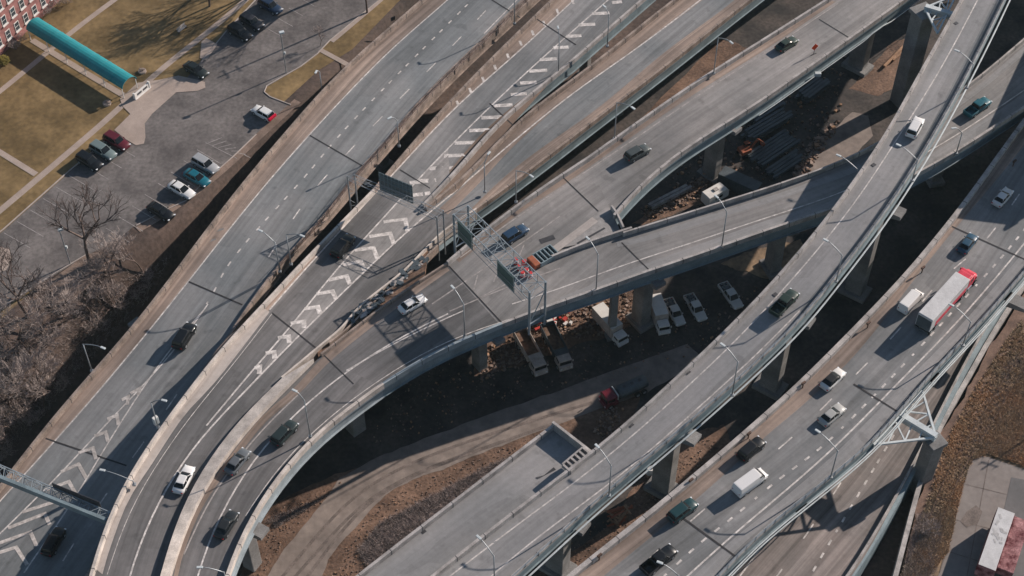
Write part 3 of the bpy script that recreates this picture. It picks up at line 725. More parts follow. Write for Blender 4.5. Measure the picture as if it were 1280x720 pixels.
# rz = direction of the cap (across the road)
pier(C, ZC, (808, 325), 2.6, 2.0, ang((777, 303), (812, 338), 15), cap=8)
pier(C, ZC, (770, 345), 1.2, 1.0, .3)
pier(C, ZC, (598, 385), 2.2, 1.6, ang((559, 330), (627, 403), 15), cap=12)
pier(C, ZC, (436, 470), 2.4, 2.4, ang((402, 441), (442, 480), 15), cap=9)
pier(C, ZC, (300, 640), 2.0, 2.0, ang((402, 470), (442, 490), 15), cap=8)
pier(C, ZC, (900, 135), 2.8, 1.8, ang((870, 130), (925, 165), 15), cap=9)
pier(C, ZC, (1090, 0), 3.2, 2.2, ang((1050, 0), (1110, 30), 15), cap=9)
pier(C, ZC, (980, 255), 2.6, 1.8, ang((960, 238), (985, 275), 15), cap=9)
pier(C, ZC, (1190, 140), 2.6, 1.8, ang((1170, 128), (1200, 180), 15), cap=8)
pier(C, ZC, (690, 270), 2.4, 1.6, ang((660, 248), (700, 290), 15), cap=8)
for q in ((585, 235), (665, 170), (775, 96), (895, 6)): pier(B, ZB, q, 1.8, 1.4, .6, cap=7)
for q in ((655, 70), (735, 5)): pier(B, ZB, q, 1.8, 1.4, -.6, cap=8)
for q in ((290, 490), (205, 610)): pier(B, ZB, q, 2, 2, -.5, cap=9)
for q in ((200, 420), (330, 260), (80, 580), (470, 120)): pier(A, ZA, q, 2, 2, -.7, cap=14, depth=1.6)
for q in ((1100, 240), (985, 375), (840, 520), (700, 630)):
    pier(E, ZE, q, 3.0, 2.2, -.6, cap=9)
for q in ((1130, 440), (960, 600), (1265, 250), (1245, 350)): pier(G, ZG, q, 2.6, 2.2, -.6, cap=12)
for q in ((540, 690), (660, 600)): pier(F_, ZF, q, 2.0, 2.0, -.6, cap=7)
# ------------------------------------------------------------------ plateau: lawns, car park, paths, building
sheet('lawn', [(-400, 620), (-150, 480), (0, 400), (60, 345), (240, 230), (330, 150), (398, 88), (440, 62), (505, -5), (600, -120), (-400, -160)], PLAT, 'lawn', .02)
sheet('car_park', [(-120, 385), (5, 288), (85, 217), (140, 170), (180, 145), (225, 108), (250, 78), (283, 40), (325, -5), (380, -60), (530, -60), (473, 2), (412, 52), (397, 68), (376, 84), (333, 109), (331, 115), (338, 120), (364, 131), (322, 166), (290, 196), (255, 226), (232, 250), (206, 262), (170, 281), (150, 298), (112, 318), (60, 349), (0, 388), (-120, 450)], PLAT, 'lot_asphalt', .05)
def pathstrip(px, wd, dz=.07, z=PLAT, m='path_concrete', name='path'):
    b = MB(); strip(b, zfun(z), px, wd, dz); return tag(b.build(name, m, recalc=False), kind='structure')
pathstrip([(-20, 280), (30, 238), (48, 223), (100, 178), (150, 136), (180, 104), (215, 75), (250, 48), (285, 20), (318, -10)], 1.25)
pathstrip([(-10, 122), (30, 90), (68, 58), (88, 40), (143, 0), (170, -20)], 1.15, .075)
pathstrip([(-10, 184), (45, 218)], 1.1, .08)
pathstrip([(40, 50), (60, 62), (100, 87), (156, 120)], 1.2, .085)
pathstrip([(400, 62), (412, 72), (437, 82)], 1.0, .08)
pathstrip([(415, 52), (470, 6), (490, -12)], .8, .08)
sheet('pavement', [(153, 133), (163, 143), (143, 163), (158, 175), (170, 182), (180, 180), (182, 172), (181, 155), (190, 143), (220, 116), (247, 114), (257, 110), (256, 103), (246, 100), (223, 95), (200, 100), (172, 104), (150, 124)], PLAT, 'path_concrete', .11)
sheet('pavement', [(252, 52), (258, 48), (272, 56), (258, 76), (250, 73)], PLAT, 'path_concrete', .11)
sheet('pavement', [(-60, 330), (-5, 308), (12, 312), (15, 325), (8, 338), (-60, 360)], PLAT, 'path_concrete', .10)
pathstrip([(372, 126), (322, 171), (292, 201), (257, 231), (208, 268), (172, 287)], 1.5, .06, m='path_dirt')
sheet('planting_bed', [(62, 352), (108, 318), (122, 316), (142, 328), (120, 350), (96, 372), (66, 380)], PLAT, 'path_dirt', .09)
kb = MB()
for c in ([(-40, 322), (5, 287), (85, 216), (138, 172)], [(252, 78), (283, 40), (325, -5)], [(364, 131), (338, 121), (331, 115), (334, 108), (376, 84), (397, 68), (412, 52), (473, 2)],
          [(-40, 408), (0, 387), (60, 348), (112, 317)], [(320, 168), (290, 197), (255, 227), (232, 251), (206, 263), (170, 282)]):
    ln = [P(*q, PLAT) for q in c]; kb.wall(ln, .18, 0, .17, 1)
tag(kb.build('kerb', 'kerb'), kind='structure')
lb = MB()
for i in range(-2, 9):
    if 5 < i < 6: continue
    x, y = 5+16.3*i, 291-14.3*i; arrows(lb, zfun(PLAT), [[(x, y), (x+33, y+19)]], .12, .075)
for i in range(0, 9):
    x, y = 116+16.3*i, 302-14.0*i; arrows(lb, zfun(PLAT), [[(x, y-3), (x+30, y+15)]], .12, .075)
for i in range(7):
    x, y = 257+8*i, 180+2.2*i; arrows(lb, zfun(PLAT), [[(x, y), (x+20-2*i, y-8+2*i)]], .12, .075)
arrows(lb, zfun(PLAT), [[(257, 178), (296, 198)]], .12, .075)
for i in range(5):
    x, y = 335+13*i, 36-13*i; arrows(lb, zfun(PLAT), [[(x, y), (x+18, y+10)]], .12, .075)
tag(lb.build('parking_marking', 'paint_faded', recalc=False), kind='structure')
# brick building
p0, p1 = P(-60, 128, PLAT), P(82, -6, PLAT); dv = (p1-p0); L_ = dv.length; an = math.atan2(dv.y, dv.x)
BL = empty('brick_building', p0, an, 'red brick building with pale window sills at the end of the teal canopy', 'building')
MB().box((L_/2, 7, 7), (L_, 14, 14)).build('wall', 'brick', BL)
MB().box((L_/2, 7, 14.3), (L_+1, 15, .5)).box((L_/2, .1, 13.6), (L_+.2, .3, .4)).build('roof', 'parapet_pale', BL)
n_ = int(L_/2.6)
for r_ in range(3):
    for k in range(n_):
        x = 1.5+k*2.6+(0.0); z = 1.9+r_*3.4
        f = MB()
        for q in ((x, -.04, z+1.9, 1.25, .14), (x, -.04, z+.02, 1.25, .1)): f.box((q[0], q[1], q[2]), (q[3], .1, q[4]))
        for s_ in (-.58, .58): f.box((x+s_, -.04, z+.96), (.1, .1, 1.9))
        f.box((x, -.03, z+.95), (1.1, .06, .07))
        fo = f.build('window', 'white_trim', BL)
        MB().box((x, -.012, z+.96), (1.1, .02, 1.85)).build('pane', 'window_glass', fo)
        MB().box((x, -.16, z-.08), (1.5, .32, .16)).build('sill', 'white_trim', fo)
# teal barrel canopy
a0, a1 = P(41, 27, 9.3), P(161, 101, 9.3); dv = a1-a0; L_ = dv.length; an = math.atan2(dv.y, dv.x)
CN = empty('entrance_canopy', (a0.x, a0.y, PLAT), an, 'long teal barrel-vaulted canopy leading from the brick building to the car park', 'canopy')
b = MB(); secs = []
for x in (0, L_):
    o_ = [Vector((x, 1.75*math.cos(t), 2.5+1.35*math.sin(t))) for t in [math.pi*i/10 for i in range(11)]]
    i_ = [Vector((x, 1.68*math.cos(t), 2.45+1.3*math.sin(t))) for t in [math.pi*i/10 for i in range(10, -1, -1)]]
    secs.append(o_+i_)
b.loft(secs); b.build('canopy_cover', 'teal_canvas', CN)
b = MB()
for k in range(9): b.tube([(L_*k/8, 1.77*math.cos(t), 2.52+1.37*math.sin(t)) for t in [math.pi*i/10 for i in range(11)]], .035, 4)
b.build('hoop', 'teal_canvas', CN)
for k in range(6):
    for s_ in (-1.65, 1.65): MB().box((.3+(L_-.6)*k/5, s_, 1.25), (.12, .12, 2.5)).build('post', 'white_trim', CN)
# stone sign, planter, bushes, benches
p = P(178, 117, PLAT); an = math.atan2((P(190, 108, PLAT)-P(165, 129, PLAT)).y, (P(190, 108, PLAT)-P(165, 129, PLAT)).x)
SG = empty('stone_sign', p, an, 'low white stone sign with dark lettered panels on the plaza by the teal canopy', 'sign')
MB().box((0, 0, .7), (3.6, .35, 1.1), bev=.04).box((0, 0, .1), (4.0, .7, .2)).build('slab', 'white_trim', SG)
for s_ in (-1, 1): MB().box((s_*1.9, 0, .75), (.3, .5, 1.5), bev=.04).build('pillar', 'white_trim', SG)
b = MB()
for s_ in (-.75, .75):
    for k in range(4): b.box((s_+(k-1.5)*.3, -.19, .85), (.2, .03, .45))
b.build('letters', 'steel_dark', SG)
for (x, y), lab in (((178, 90), 'round pale flower bed at the right side of the teal canopy end'), ((134, 130), 'round pale flower bed in the canopy shadow beside the path')):
    o = empty('planter', P(x, y, PLAT), 0, lab, 'planter')
    MB().tube([(0, 0, 0), (0, 0, .35)], .75, 14).build('pot', 'path_concrete', o)
    b = MB(); 
    for k in range(50):
        a_ = random.random()*6.28; r_ = random.random()*.6; b.bar((r_*math.cos(a_), r_*math.sin(a_), .3), (r_*math.cos(a_)*1.3, r_*math.sin(a_)*1.3, .75), .03)
    b.build('plant', 'brush_grey', o)
# utility trailer / bench near the tree
p = P(228, 38, PLAT)
o = empty('garden_bench', p, an, 'small weathered slatted bench with dark frame on the lawn near the car park', 'bench')
MB().box((0, 0, .45), (2.2, .5, .06)).build('seat', 'parapet_pale', o); MB().box((0, .28, .8), (2.2, .06, .5)).build('backrest', 'parapet_pale', o)
for s_ in (-.9, .9): MB().box((s_, 0, .22), (.08, .5, .44)).build('leg', 'steel_dark', o)

# ------------------------------------------------------------------ bare trees, shrubs
def branch(b, p, d, L, r, lvl, rng, spread, tw):
    n = 3; pts = [p]; rad = [r]; q = p.copy(); dd = d.copy()
    for i in range(n):
        dd = (dd+Vector((rng.uniform(-1, 1), rng.uniform(-1, 1), rng.uniform(-.3, .6)))*.17).normalized()
        q = q+dd*L/n; pts.append(q.copy()); rad.append(r*(1-.42*(i+1)/n))
    (tw if lvl >= 3 else b).tube(pts, rad, 5 if lvl < 2 else 3, cap=False)
    if lvl >= 5: return
    k = {0: 4, 1: 3, 2: 4, 3: 4, 4: 3}[lvl]
    for i in range(k):
        t = .45+.55*(i+rng.random())/k if lvl else .82+.18*(i+.9)/k
        t = min(t, .999); j = min(n-1, int(t*n)); bp = pts[j].lerp(pts[j+1], t*n-j)
        a_ = rng.uniform(0, 6.28); side = Vector((math.cos(a_), math.sin(a_), .15))
        nd = (dd*(1-spread)+side*spread).normalized(); nd.z = max(nd.z, -.05)
        branch(b, bp, nd, L*rng.uniform(.58, .8), max(.026, r*.58), lvl+1, rng, spread, tw)
def bare_tree(seed, h, r, spread=.44, name='bare_tree', tm='twig', tf=.40):
    rng = random.Random(seed); root = empty(name, (0, 0, 0)); b, tw = MB(), MB()
    branch(b, Vector((0, 0, -.3)), Vector((0, 0, 1)), h*tf, r, 0, rng, spread, tw)
    b.build('trunk', 'bark', root, recalc=False, smooth=True); tw.build('crown', tm, root, recalc=False)
    return root
def shrub(seed, h, name='bare_shrub'):
    rng = random.Random(seed); root = empty(name, (0, 0, 0)); b, tw = MB(), MB()
    for k in range(6):
        a_ = k*1.05+rng.random(); branch(b, Vector((.2*math.cos(a_), .2*math.sin(a_), -.2)), Vector((.5*math.cos(a_), .5*math.sin(a_), 1)).normalized(), h*.42, .045, 2, rng, .5, tw)
    b.build('stem', 'bark', root, recalc=False); tw.build('crown', 'twig', root, recalc=False)
    return root
def _place(o, px, z, s=1.0, rz=0, first=True, **kw):
    p = P(px[0], px[1], z); z = terrain(p.x, p.y) if z == 'g' else z
    c = o if first else copy_tree(o); c.location = (p.x, p.y, z); c.rotation_euler = (0, 0, rz); c.scale = (s, s, s)
    tag(c, **kw); return c
def ground_at(px, py):
    z = 0
    for _ in range(12):
        p = P(px, py, z); z = .5*z+.5*terrain(p.x, p.y)
    return P(px, py, z)
mat('limb_dark', (.085, .062, .055), var=.3, scale=2, space='obj')
T_ = [bare_tree(11, 14, .36, .42, tm='limb_dark', tf=.5), bare_tree(17, 14, .34, .42, tm='limb_dark', tf=.46), bare_tree(25, 12, .2), bare_tree(31, 12.5, .2, .4), bare_tree(44, 11.5, .19, .45)]
SH = [shrub(5, 4.5), shrub(6, 4.0), shrub(9, 5.0)]
def put(o, px, s, rz, used=[], **kw):
    p = ground_at(*px); c = o if o not in used else copy_tree(o)
    if o not in used: used.append(o)
    c.location = p; c.scale = (s, s, s); c.rotation_euler = (0, 0, rz); tag(c, **kw); return c
put(T_[0], (113, 331), 1.02, 3.3, label='tall spreading bare tree on the brown island in the middle of the car park edge', cat='tree')
put(T_[1], (35, 396), .92, 2.0, label='spreading bare tree beside the lower left car park drive, leftmost big tree', cat='tree')
put(T_[2], (180, 343), .85, 1.0, label='slim twiggy bare tree at the car park corner above the shaded wall', cat='tree')
put(T_[0], (430, -14), 1.15, 1.2, label='bare tree by the tall pole whose branches shade the car park', cat='tree')
put(T_[1], (400, -48), 1.2, 4.0, label='bare tree just above the top frame edge behind the car park island', cat='tree')
put(T_[1], (262, 8), .7, 4.4, label='bare tree on the strip between lawn path and car park at the top', cat='tree')
put(T_[2], (300, -30), 1.2, 2.4, label='bare tree shading the upper lawn next to the parked black cars', cat='tree')
put(T_[3], (400, 58), .35, 2.4, label='small dark leafless tree on the grass island by the path bend', cat='tree')
rng = random.Random(3)
def inside(p, poly):
    c = False; j = len(poly)-1
    for i in range(len(poly)):
        if (poly[i][1] > p[1]) != (poly[j][1] > p[1]) and p[0] < (poly[j][0]-poly[i][0])*(p[1]-poly[i][1])/(poly[j][1]-poly[i][1])+poly[i][0]: c = not c
        j = i
    return c
WOOD = [(-40, 460), (40, 410), (90, 372), (140, 345), (190, 335), (216, 318), (196, 352), (160, 398), (110, 452), (60, 515), (18, 560), (-40, 640)]
spots = []
CLEAR = [(62, 420), (100, 408), (125, 440), (95, 480), (55, 470)]
while len(spots) < 38:
    q = (rng.uniform(-40, 216), rng.uniform(318, 640))
    if inside(q, WOOD) and not inside(q, CLEAR) and all(math.dist(q, s_) > 15.5 for s_ in spots): spots.append(q)
for i, q in enumerate(spots):
    k = i % 6
    o = (T_[2], T_[3], T_[4], SH[0], SH[1], SH[2])[k]
    near = ('at the left frame edge' if q[0] < 22 else 'below the leftmost spreading tree' if q[0] < 62 and q[1] < 470 else 'close to the lower parapet' if q[1] > 490 else 'around the wooded street lamp' if q[1] > 435 else 'mid-slope above the street lamp' if q[1] > 395 else 'below the island tree' if q[0] < 140 else 'below the car park corner')
    lab = ('bare grey tree ', 'slender bare tree ', 'wide twiggy tree ', 'spreading bare shrub ', 'bushy bare shrub ', 'upright bare shrub ')[k]+'in the wooded slope, '+near
    sc = rng.uniform(.7, 1.05); lab = ('large ' if sc > .93 else 'middling ' if sc > .81 else 'smaller ')+lab
    put(o, q, sc, rng.uniform(0, 6.28), label=lab, cat='tree' if k < 3 else 'shrub', group='bare trees of the wooded slope' if k < 3 else 'bare shrubs of the wooded slope')
for i, (q, lab) in enumerate((((70, 10), 'bare shrub at the brick wall above the teal canopy'), ((60, 18), 'bare shrub at the foot of the brick wall beside the canopy end'), ((20, 62), 'bare shrub at the brick wall corner below the canopy'), ((85, 5), 'bare shrub under the brick wall at the top frame edge'), ((28, 52), 'bare dark shrub between the brick wall and the canopy walkway'))):
    put(SH[i % 3], q, .55, i, label=lab, cat='shrub')
yb = MB(); p = P(5, 78, PLAT)
for k in range(500):
    v_ = Vector((rng.gauss(0, 1), rng.gauss(0, 1), abs(rng.gauss(0, 1)))).normalized()*rng.uniform(.6, 1.25); yb.box(v_+Vector((0, 0, .2)), (.22, .16, .03), rng.uniform(0, 3))
o = empty('bush', p, 0, 'rounded yellow-green bush by the brick wall at the left frame edge', 'bush')
mat('bush_leaf', (.16, .13, .03), var=.4, scale=3); yb.build('foliage', 'bush_leaf', o)
# ground cover of the wood
def scatter(name, poly, n, fn, m, z=None, seed=1):
    r_ = random.Random(seed); b = MB(); c = 0
    xs = [q[0] for q in poly]; ys = [q[1] for q in poly]
    while c < n:
        q = (r_.uniform(min(xs), max(xs)), r_.uniform(min(ys), max(ys)))
        if not inside(q, poly): continue
        p = P(*q, z) if z is not None else ground_at(*q); fn(b, p, r_); c += 1
    return tag(b.build(name, m, recalc=False), kind='stuff')
def twigs(b, p, r_, h=1.2):
    for k in range(4):
        d = Vector((r_.uniform(-1, 1), r_.uniform(-1, 1), r_.uniform(.3, 1.4))).normalized()*h*r_.uniform(.5, 1)
        n = Vector((-d.y, d.x, 0)).normalized()*.022
        v = [b.v(p-n), b.v(p+n), b.v(p+d)]; b.face(v)
def blades(b, p, r_):
    for k in range(5):
        d = Vector((r_.uniform(-1, 1), r_.uniform(-1, 1), r_.uniform(.4, 1.4))).normalized()*r_.uniform(.3, .7)
        n = Vector((-d.y, d.x, 0)).normalized()*.05
        v = [b.v(p-n), b.v(p+n), b.v(p+d)]; b.face(v)
def rockf(lo, hi):
    def f(b, p, r_):
        s_ = lo+(hi-lo)*r_.random()**2.5; b.box(p+Vector((0, 0, s_*.3)), (s_, s_*r_.uniform(.5, 1), s_*.7), mat4=Matrix.Rotation(r_.uniform(0, 3), 4, 'Z') @ Matrix.Rotation(r_.uniform(-.5, .5), 4, 'X'), mi=r_.choice((0, 0, 0, 1, 2)))
    return f
scatter('undergrowth', WOOD, 2600, twigs, 'twig', seed=2)
sheetz = 0
# ------------------------------------------------------------------ ground under the interchange
sheet('yard', [(420, 520), (520, 440), (560, 330), (700, 200), (860, 60), (960, -30), (1300, -60), (1330, 200), (1290, 330), (1130, 560), (900, 740), (300, 760), (320, 640)], 0, 'yard_shade_dark', .02)  # darkened to stand for deck shade; paler dirt sheets follow sunlit ground
sheet('sunlit_rubble_ground', [(590, 470), (610, 410), (660, 370), (800, 330), (806, 345), (806, 398), (770, 418), (700, 440), (640, 460)], 0, 'rubble_dirt', .035)
sheet('sunlit_rubble_ground', [(760, 660), (800, 600), (870, 540), (905, 530), (915, 560), (850, 630), (760, 740), (640, 740)], 0, 'rubble_dirt', .035)
sheet('sunlit_rubble_ground', [(790, 280), (830, 245), (900, 210), (925, 230), (870, 258), (800, 282)], 0, 'rubble_dirt', .035)
sheet('sunlit_rubble_ground', [(1060, 110), (1120, 50), (1150, 50), (1140, 100), (1100, 120)], 0, 'rubble_dirt', .035)
sheet('sunlit_rubble_ground', [(800, 150), (900, 50), (940, 60), (930, 100), (830, 190)], 0, 'rubble_dirt', .035)
sheet('sunlit_rubble_ground', [(300, 730), (325, 640), (400, 600), (470, 575), (560, 560), (700, 500), (790, 470), (800, 500), (760, 580), (640, 650), (540, 740)], 0, 'rubble_dirt', .03)
sheet('haul_road', [(328, 730), (350, 695), (372, 667), (400, 633), (425, 598), (470, 572), (540, 545), (620, 515), (700, 488), (790, 455), (860, 430), (880, 450), (810, 490), (740, 515), (640, 552), (590, 571), (553, 587), (520, 598), (493, 611), (470, 630), (450, 653), (425, 680), (410, 700), (400, 730)], 0, 'haul_road', .06)  # pale dirt road, upper edge set just past the edge of the deck shade
sheet('haul_road', [(900, 330), (925, 318), (960, 308), (1000, 300), (1010, 320), (960, 350), (925, 340)], 0, 'dry_grass', .09)
sheet('haul_road', [(990, 240), (1003, 200), (1040, 165), (1065, 140), (1085, 145), (1090, 170), (1050, 215), (1020, 245)], 0, 'haul_road', .07)
for k, c in enumerate(([(352, 722), (392, 675), (420, 638), (450, 610), (520, 575), (620, 540), (740, 503)], [(366, 724), (404, 682), (432, 646), (462, 618), (530, 586), (630, 551)], [(382, 724), (420, 672), (450, 632), (500, 600), (600, 562), (690, 530)])):
    b = MB(); strip(b, zfun(.0), c, .5, .085+.004*k); tag(b.build('tyre_track', 'tyre_dirt', recalc=False), kind='structure')
rk = ['rock', 'rubble_dirt', 'timber']
scatter('rubble', [(340, 640), (400, 615), (432, 600), (380, 650), (350, 690), (320, 730), (310, 690)], 500, rockf(.04, .2), rk, .05, 3)
scatter('rubble', [(430, 690), (452, 655), (495, 613), (555, 590), (640, 556), (690, 535), (640, 640), (520, 730), (410, 730)], 2200, rockf(.04, .22), rk, .05, 4)
scatter('rubble', [(600, 440), (640, 420), (700, 395), (760, 375), (800, 360), (800, 400), (770, 420), (700, 425), (600, 480)], 1500, rockf(.07, .5), rk, .05, 5)
scatter('rubble', [(770, 640), (800, 600), (880, 545), (900, 555), (860, 610), (790, 660), (680, 730), (680, 700)], 900, rockf(.04, .2), rk, .05, 6)
scatter('rubble', [(795, 265), (850, 232), (900, 215), (900, 240), (850, 260), (810, 275)], 500, rockf(.1, .5), rk, .05, 8)
scatter('rubble', [(985, 240), (1000, 195), (1030, 160), (1050, 150), (1045, 165), (1010, 215), (1000, 245)], 260, rockf(.2, .9), rk, .05, 9)
scatter('rubble', [(740, 540), (760, 500), (780, 510), (770, 560)], 200, rockf(.1, .5), rk, .05, 10)
scatter('rubble', [(450, 560), (520, 460), (620, 440), (800, 420), (960, 350), (940, 430), (800, 460), (640, 500), (540, 540)], 700, rockf(.05, .35), rk, .05, 21)
scatter('rubble', [(820, 200), (900, 120), (1000, 60), (1060, 60), (1050, 140), (960, 230), (840, 250)], 900, rockf(.06, .6), rk, .05, 22)
scatter('brush', [(448, 690), (475, 655), (540, 620), (620, 578), (670, 560), (640, 610), (560, 670), (470, 720)], 7000, lambda b, p, r_: twigs(b, p, r_, 1.1), 'brush_grey', .05, 11)
scatter('brush', [(330, 650), (400, 625), (425, 610), (380, 640), (345, 660)], 400, lambda b, p, r_: twigs(b, p, r_, .7), 'brush_grey', .05, 12)
# ------------------------------------------------------------------ right-hand side: railway strip, grass, pad
sheet('grass_bank', [(1400, 300), (1310, 420), (1265, 480), (1200, 590), (1150, 665), (1125, 735), (1110, 800), (1600, 800), (1600, 300)], RZ, 'dry_grass', .05)
sheet('railway_bed', [(1326, 300), (1270, 384), (1236, 437), (1210, 485), (1171, 552), (1144, 640), (1131, 700), (1115, 790), (1150, 790), (1165, 690), (1200, 600), (1265, 490), (1305, 440), (1355, 360)], RZ, 'rail_bed', .09)
sheet('concrete_pad', [(1213, 577), (1222, 570), (1236, 572), (1300, 594), (1420, 640), (1420, 800), (1130, 800), (1175, 715), (1190, 670), (1200, 620)], RZ, 'pad_concrete', .09)
sheet('concrete_pad', [(1264, 597), (1300, 604), (1420, 645), (1420, 760), (1252, 760), (1252, 650)], RZ, 'asphalt_dark', .12)
b = MB()
for c in ([(1213, 577), (1175, 715)], [(1236, 575), (1205, 740)], [(1206, 605), (1290, 626)], [(1196, 650), (1250, 664)], [(1188, 690), (1225, 702)]): strip(b, zfun(RZ), c, .12, .11)
tag(b.build('slab_joint', 'tyre_dirt', recalc=False), kind='structure')
sheet('oil_stain', [(1208, 640), (1220, 632), (1228, 640), (1222, 655), (1208, 660), (1200, 652)], RZ, 'tyre_dirt', .115)
rl = MB()
c0 = wline([(1130, 800), (1146, 700), (1165, 640), (1190, 580), (1222, 530), (1252, 480), (1300, 405)], zfun(RZ), 0)
for off in (0, 1.6):
    ln = smooth_line(resample([p+Vector((off, -off*.5, .2)) for p in c0], 60)); rl.wall(ln, .12, 0, .16, 1)
tag(rl.build('railway_rail', 'rail_rust'), 'pair of rusty rails on the brown strip beside the pale barrier', 'railway track')
scatter('dry_grass', [(1300, 420), (1262, 490), (1200, 605), (1155, 665), (1120, 735), (1150, 735), (1185, 690), (1200, 620), (1212, 577), (1236, 568), (1300, 590)], 9000, blades, 'grass_blade', RZ+.05, 13)
scatter('dry_grass', [(1276, 400), (1216, 490), (1180, 560), (1155, 640), (1140, 700), (1160, 700), (1200, 600), (1265, 490), (1300, 440)], 3500, lambda b, p, r_: blades(b, p, r_), 'grass_blade', RZ+.1, 31)
scatter('brush', [(1205, 560), (1262, 450), (1300, 430), (1300, 590), (1236, 565)], 1600, lambda b, p, r_: twigs(b, p, r_, .9), 'brush_grey', RZ+.05, 32)
scatter('brush', [(1148, 645), (1180, 640), (1165, 735), (1125, 735), (1135, 690)], 1500, twigs, 'brush_grey', RZ+.05, 14)
for i, (q, lab) in enumerate((((1140, 690), 'bare shrub at the bottom edge between barrier and grass bank'), ((1160, 665), 'bare shrub on the grass bank beside the rusty rails'), ((1132, 722), 'bare shrub at the bottom frame edge right of the pale barrier'))):
    put(SH[i], q, .75, i*2, label=lab, cat='shrub')
# ------------------------------------------------------------------ vehicles
def base_axis(rear, front, zf, h=.6):
    a = PZ(*rear, zf, h); b_ = PZ(*front, zf, h); c = (a+b_)/2
    return Vector((c.x, c.y, zf(c.x, c.y)+.01)), math.atan2(b_.y-a.y, b_.x-a.x)
def rsec(x, w_, z0, z1, r_=.12, tum=.06):
    return [Vector((x, y, z)) for y, z in ((-w_+r_, z0), (-w_, z0+r_), (-w_, z0+(z1-z0)*.55), (-w_+tum, z1-r_*.6), (-w_+tum+r_*.9, z1), (w_-tum-r_*.9, z1), (w_-tum, z1-r_*.6), (w_, z0+(z1-z0)*.55), (w_, z0+r_), (w_-r_, z0))]
SPEC = {
 'sedan': dict(L=4.75, st=[(-2.37, .66, .38, .78), (-2.28, .82, .28, .96), (-1.75, .89, .2, 1.02), (-.9, .91, .2, .98), (.85, .91, .2, .96), (1.6, .89, .2, .88), (2.15, .82, .26, .76), (2.37, .62, .34, .6)], cab=(-1.85, 1.05, .98, -1.2, .25, 1.43, .80, .62), wb=(-1.4, 1.42), r=.33),
 'suv': dict(L=4.8, st=[(-2.4, .74, .4, .95), (-2.32, .88, .3, 1.1), (-1.6, .94, .26, 1.12), (.9, .94, .26, 1.1), (1.65, .92, .26, 1.04), (2.2, .84, .32, .92), (2.4, .66, .4, .72)], cab=(-2.3, 1.05, 1.1, -2.0, .4, 1.74, .84, .70), wb=(-1.42, 1.45), r=.37),
 'hatch': dict(L=4.2, st=[(-2.1, .7, .36, .85), (-2.02, .84, .26, 1.0), (-1.4, .88, .22, 1.02), (.75, .88, .22, .98), (1.4, .86, .22, .9), (1.95, .8, .28, .78), (2.1, .6, .36, .62)], cab=(-1.95, 1.0, .99, -1.65, .3, 1.5, .78, .63), wb=(-1.25, 1.3), r=.33),
 'pickup': dict(L=5.7, st=[(-.95, .96, .34, 1.16), (.9, .96, .34, 1.16), (2.0, .94, .34, 1.12), (2.65, .88, .4, 1.0), (2.85, .74, .46, .8)], cab=(-.9, 1.35, 1.14, -.7, .75, 1.82, .86, .72), wb=(-1.75, 1.8), r=.4),
 'van': dict(L=5.6, st=[(-2.8, .9, .36, 1.2), (-2.74, .97, .3, 1.25), (1.7, .97, .3, 1.2), (2.3, .94, .3, 1.1), (2.65, .86, .36, .95), (2.8, .7, .42, .75)], cab=(-2.74, 2.1, 1.2, -2.68, 1.35, 2.15, .95, .82), wb=(-1.8, 1.75), r=.36)}
def wheels(root, spots, r_, wd=.24, rim='galvanised'):
    for x, y in spots:
        s_ = 1 if y > 0 else -1
        wo = MB().tube([(x, y-s_*wd/2, r_), (x, y+s_*wd/2, r_)], r_, 16).build('wheel', 'rubber', root)
        MB().tube([(x, y+s_*(wd/2-.01), r_), (x, y+s_*(wd/2+.02), r_)], r_*.6, 12).build('rim', rim, wo)
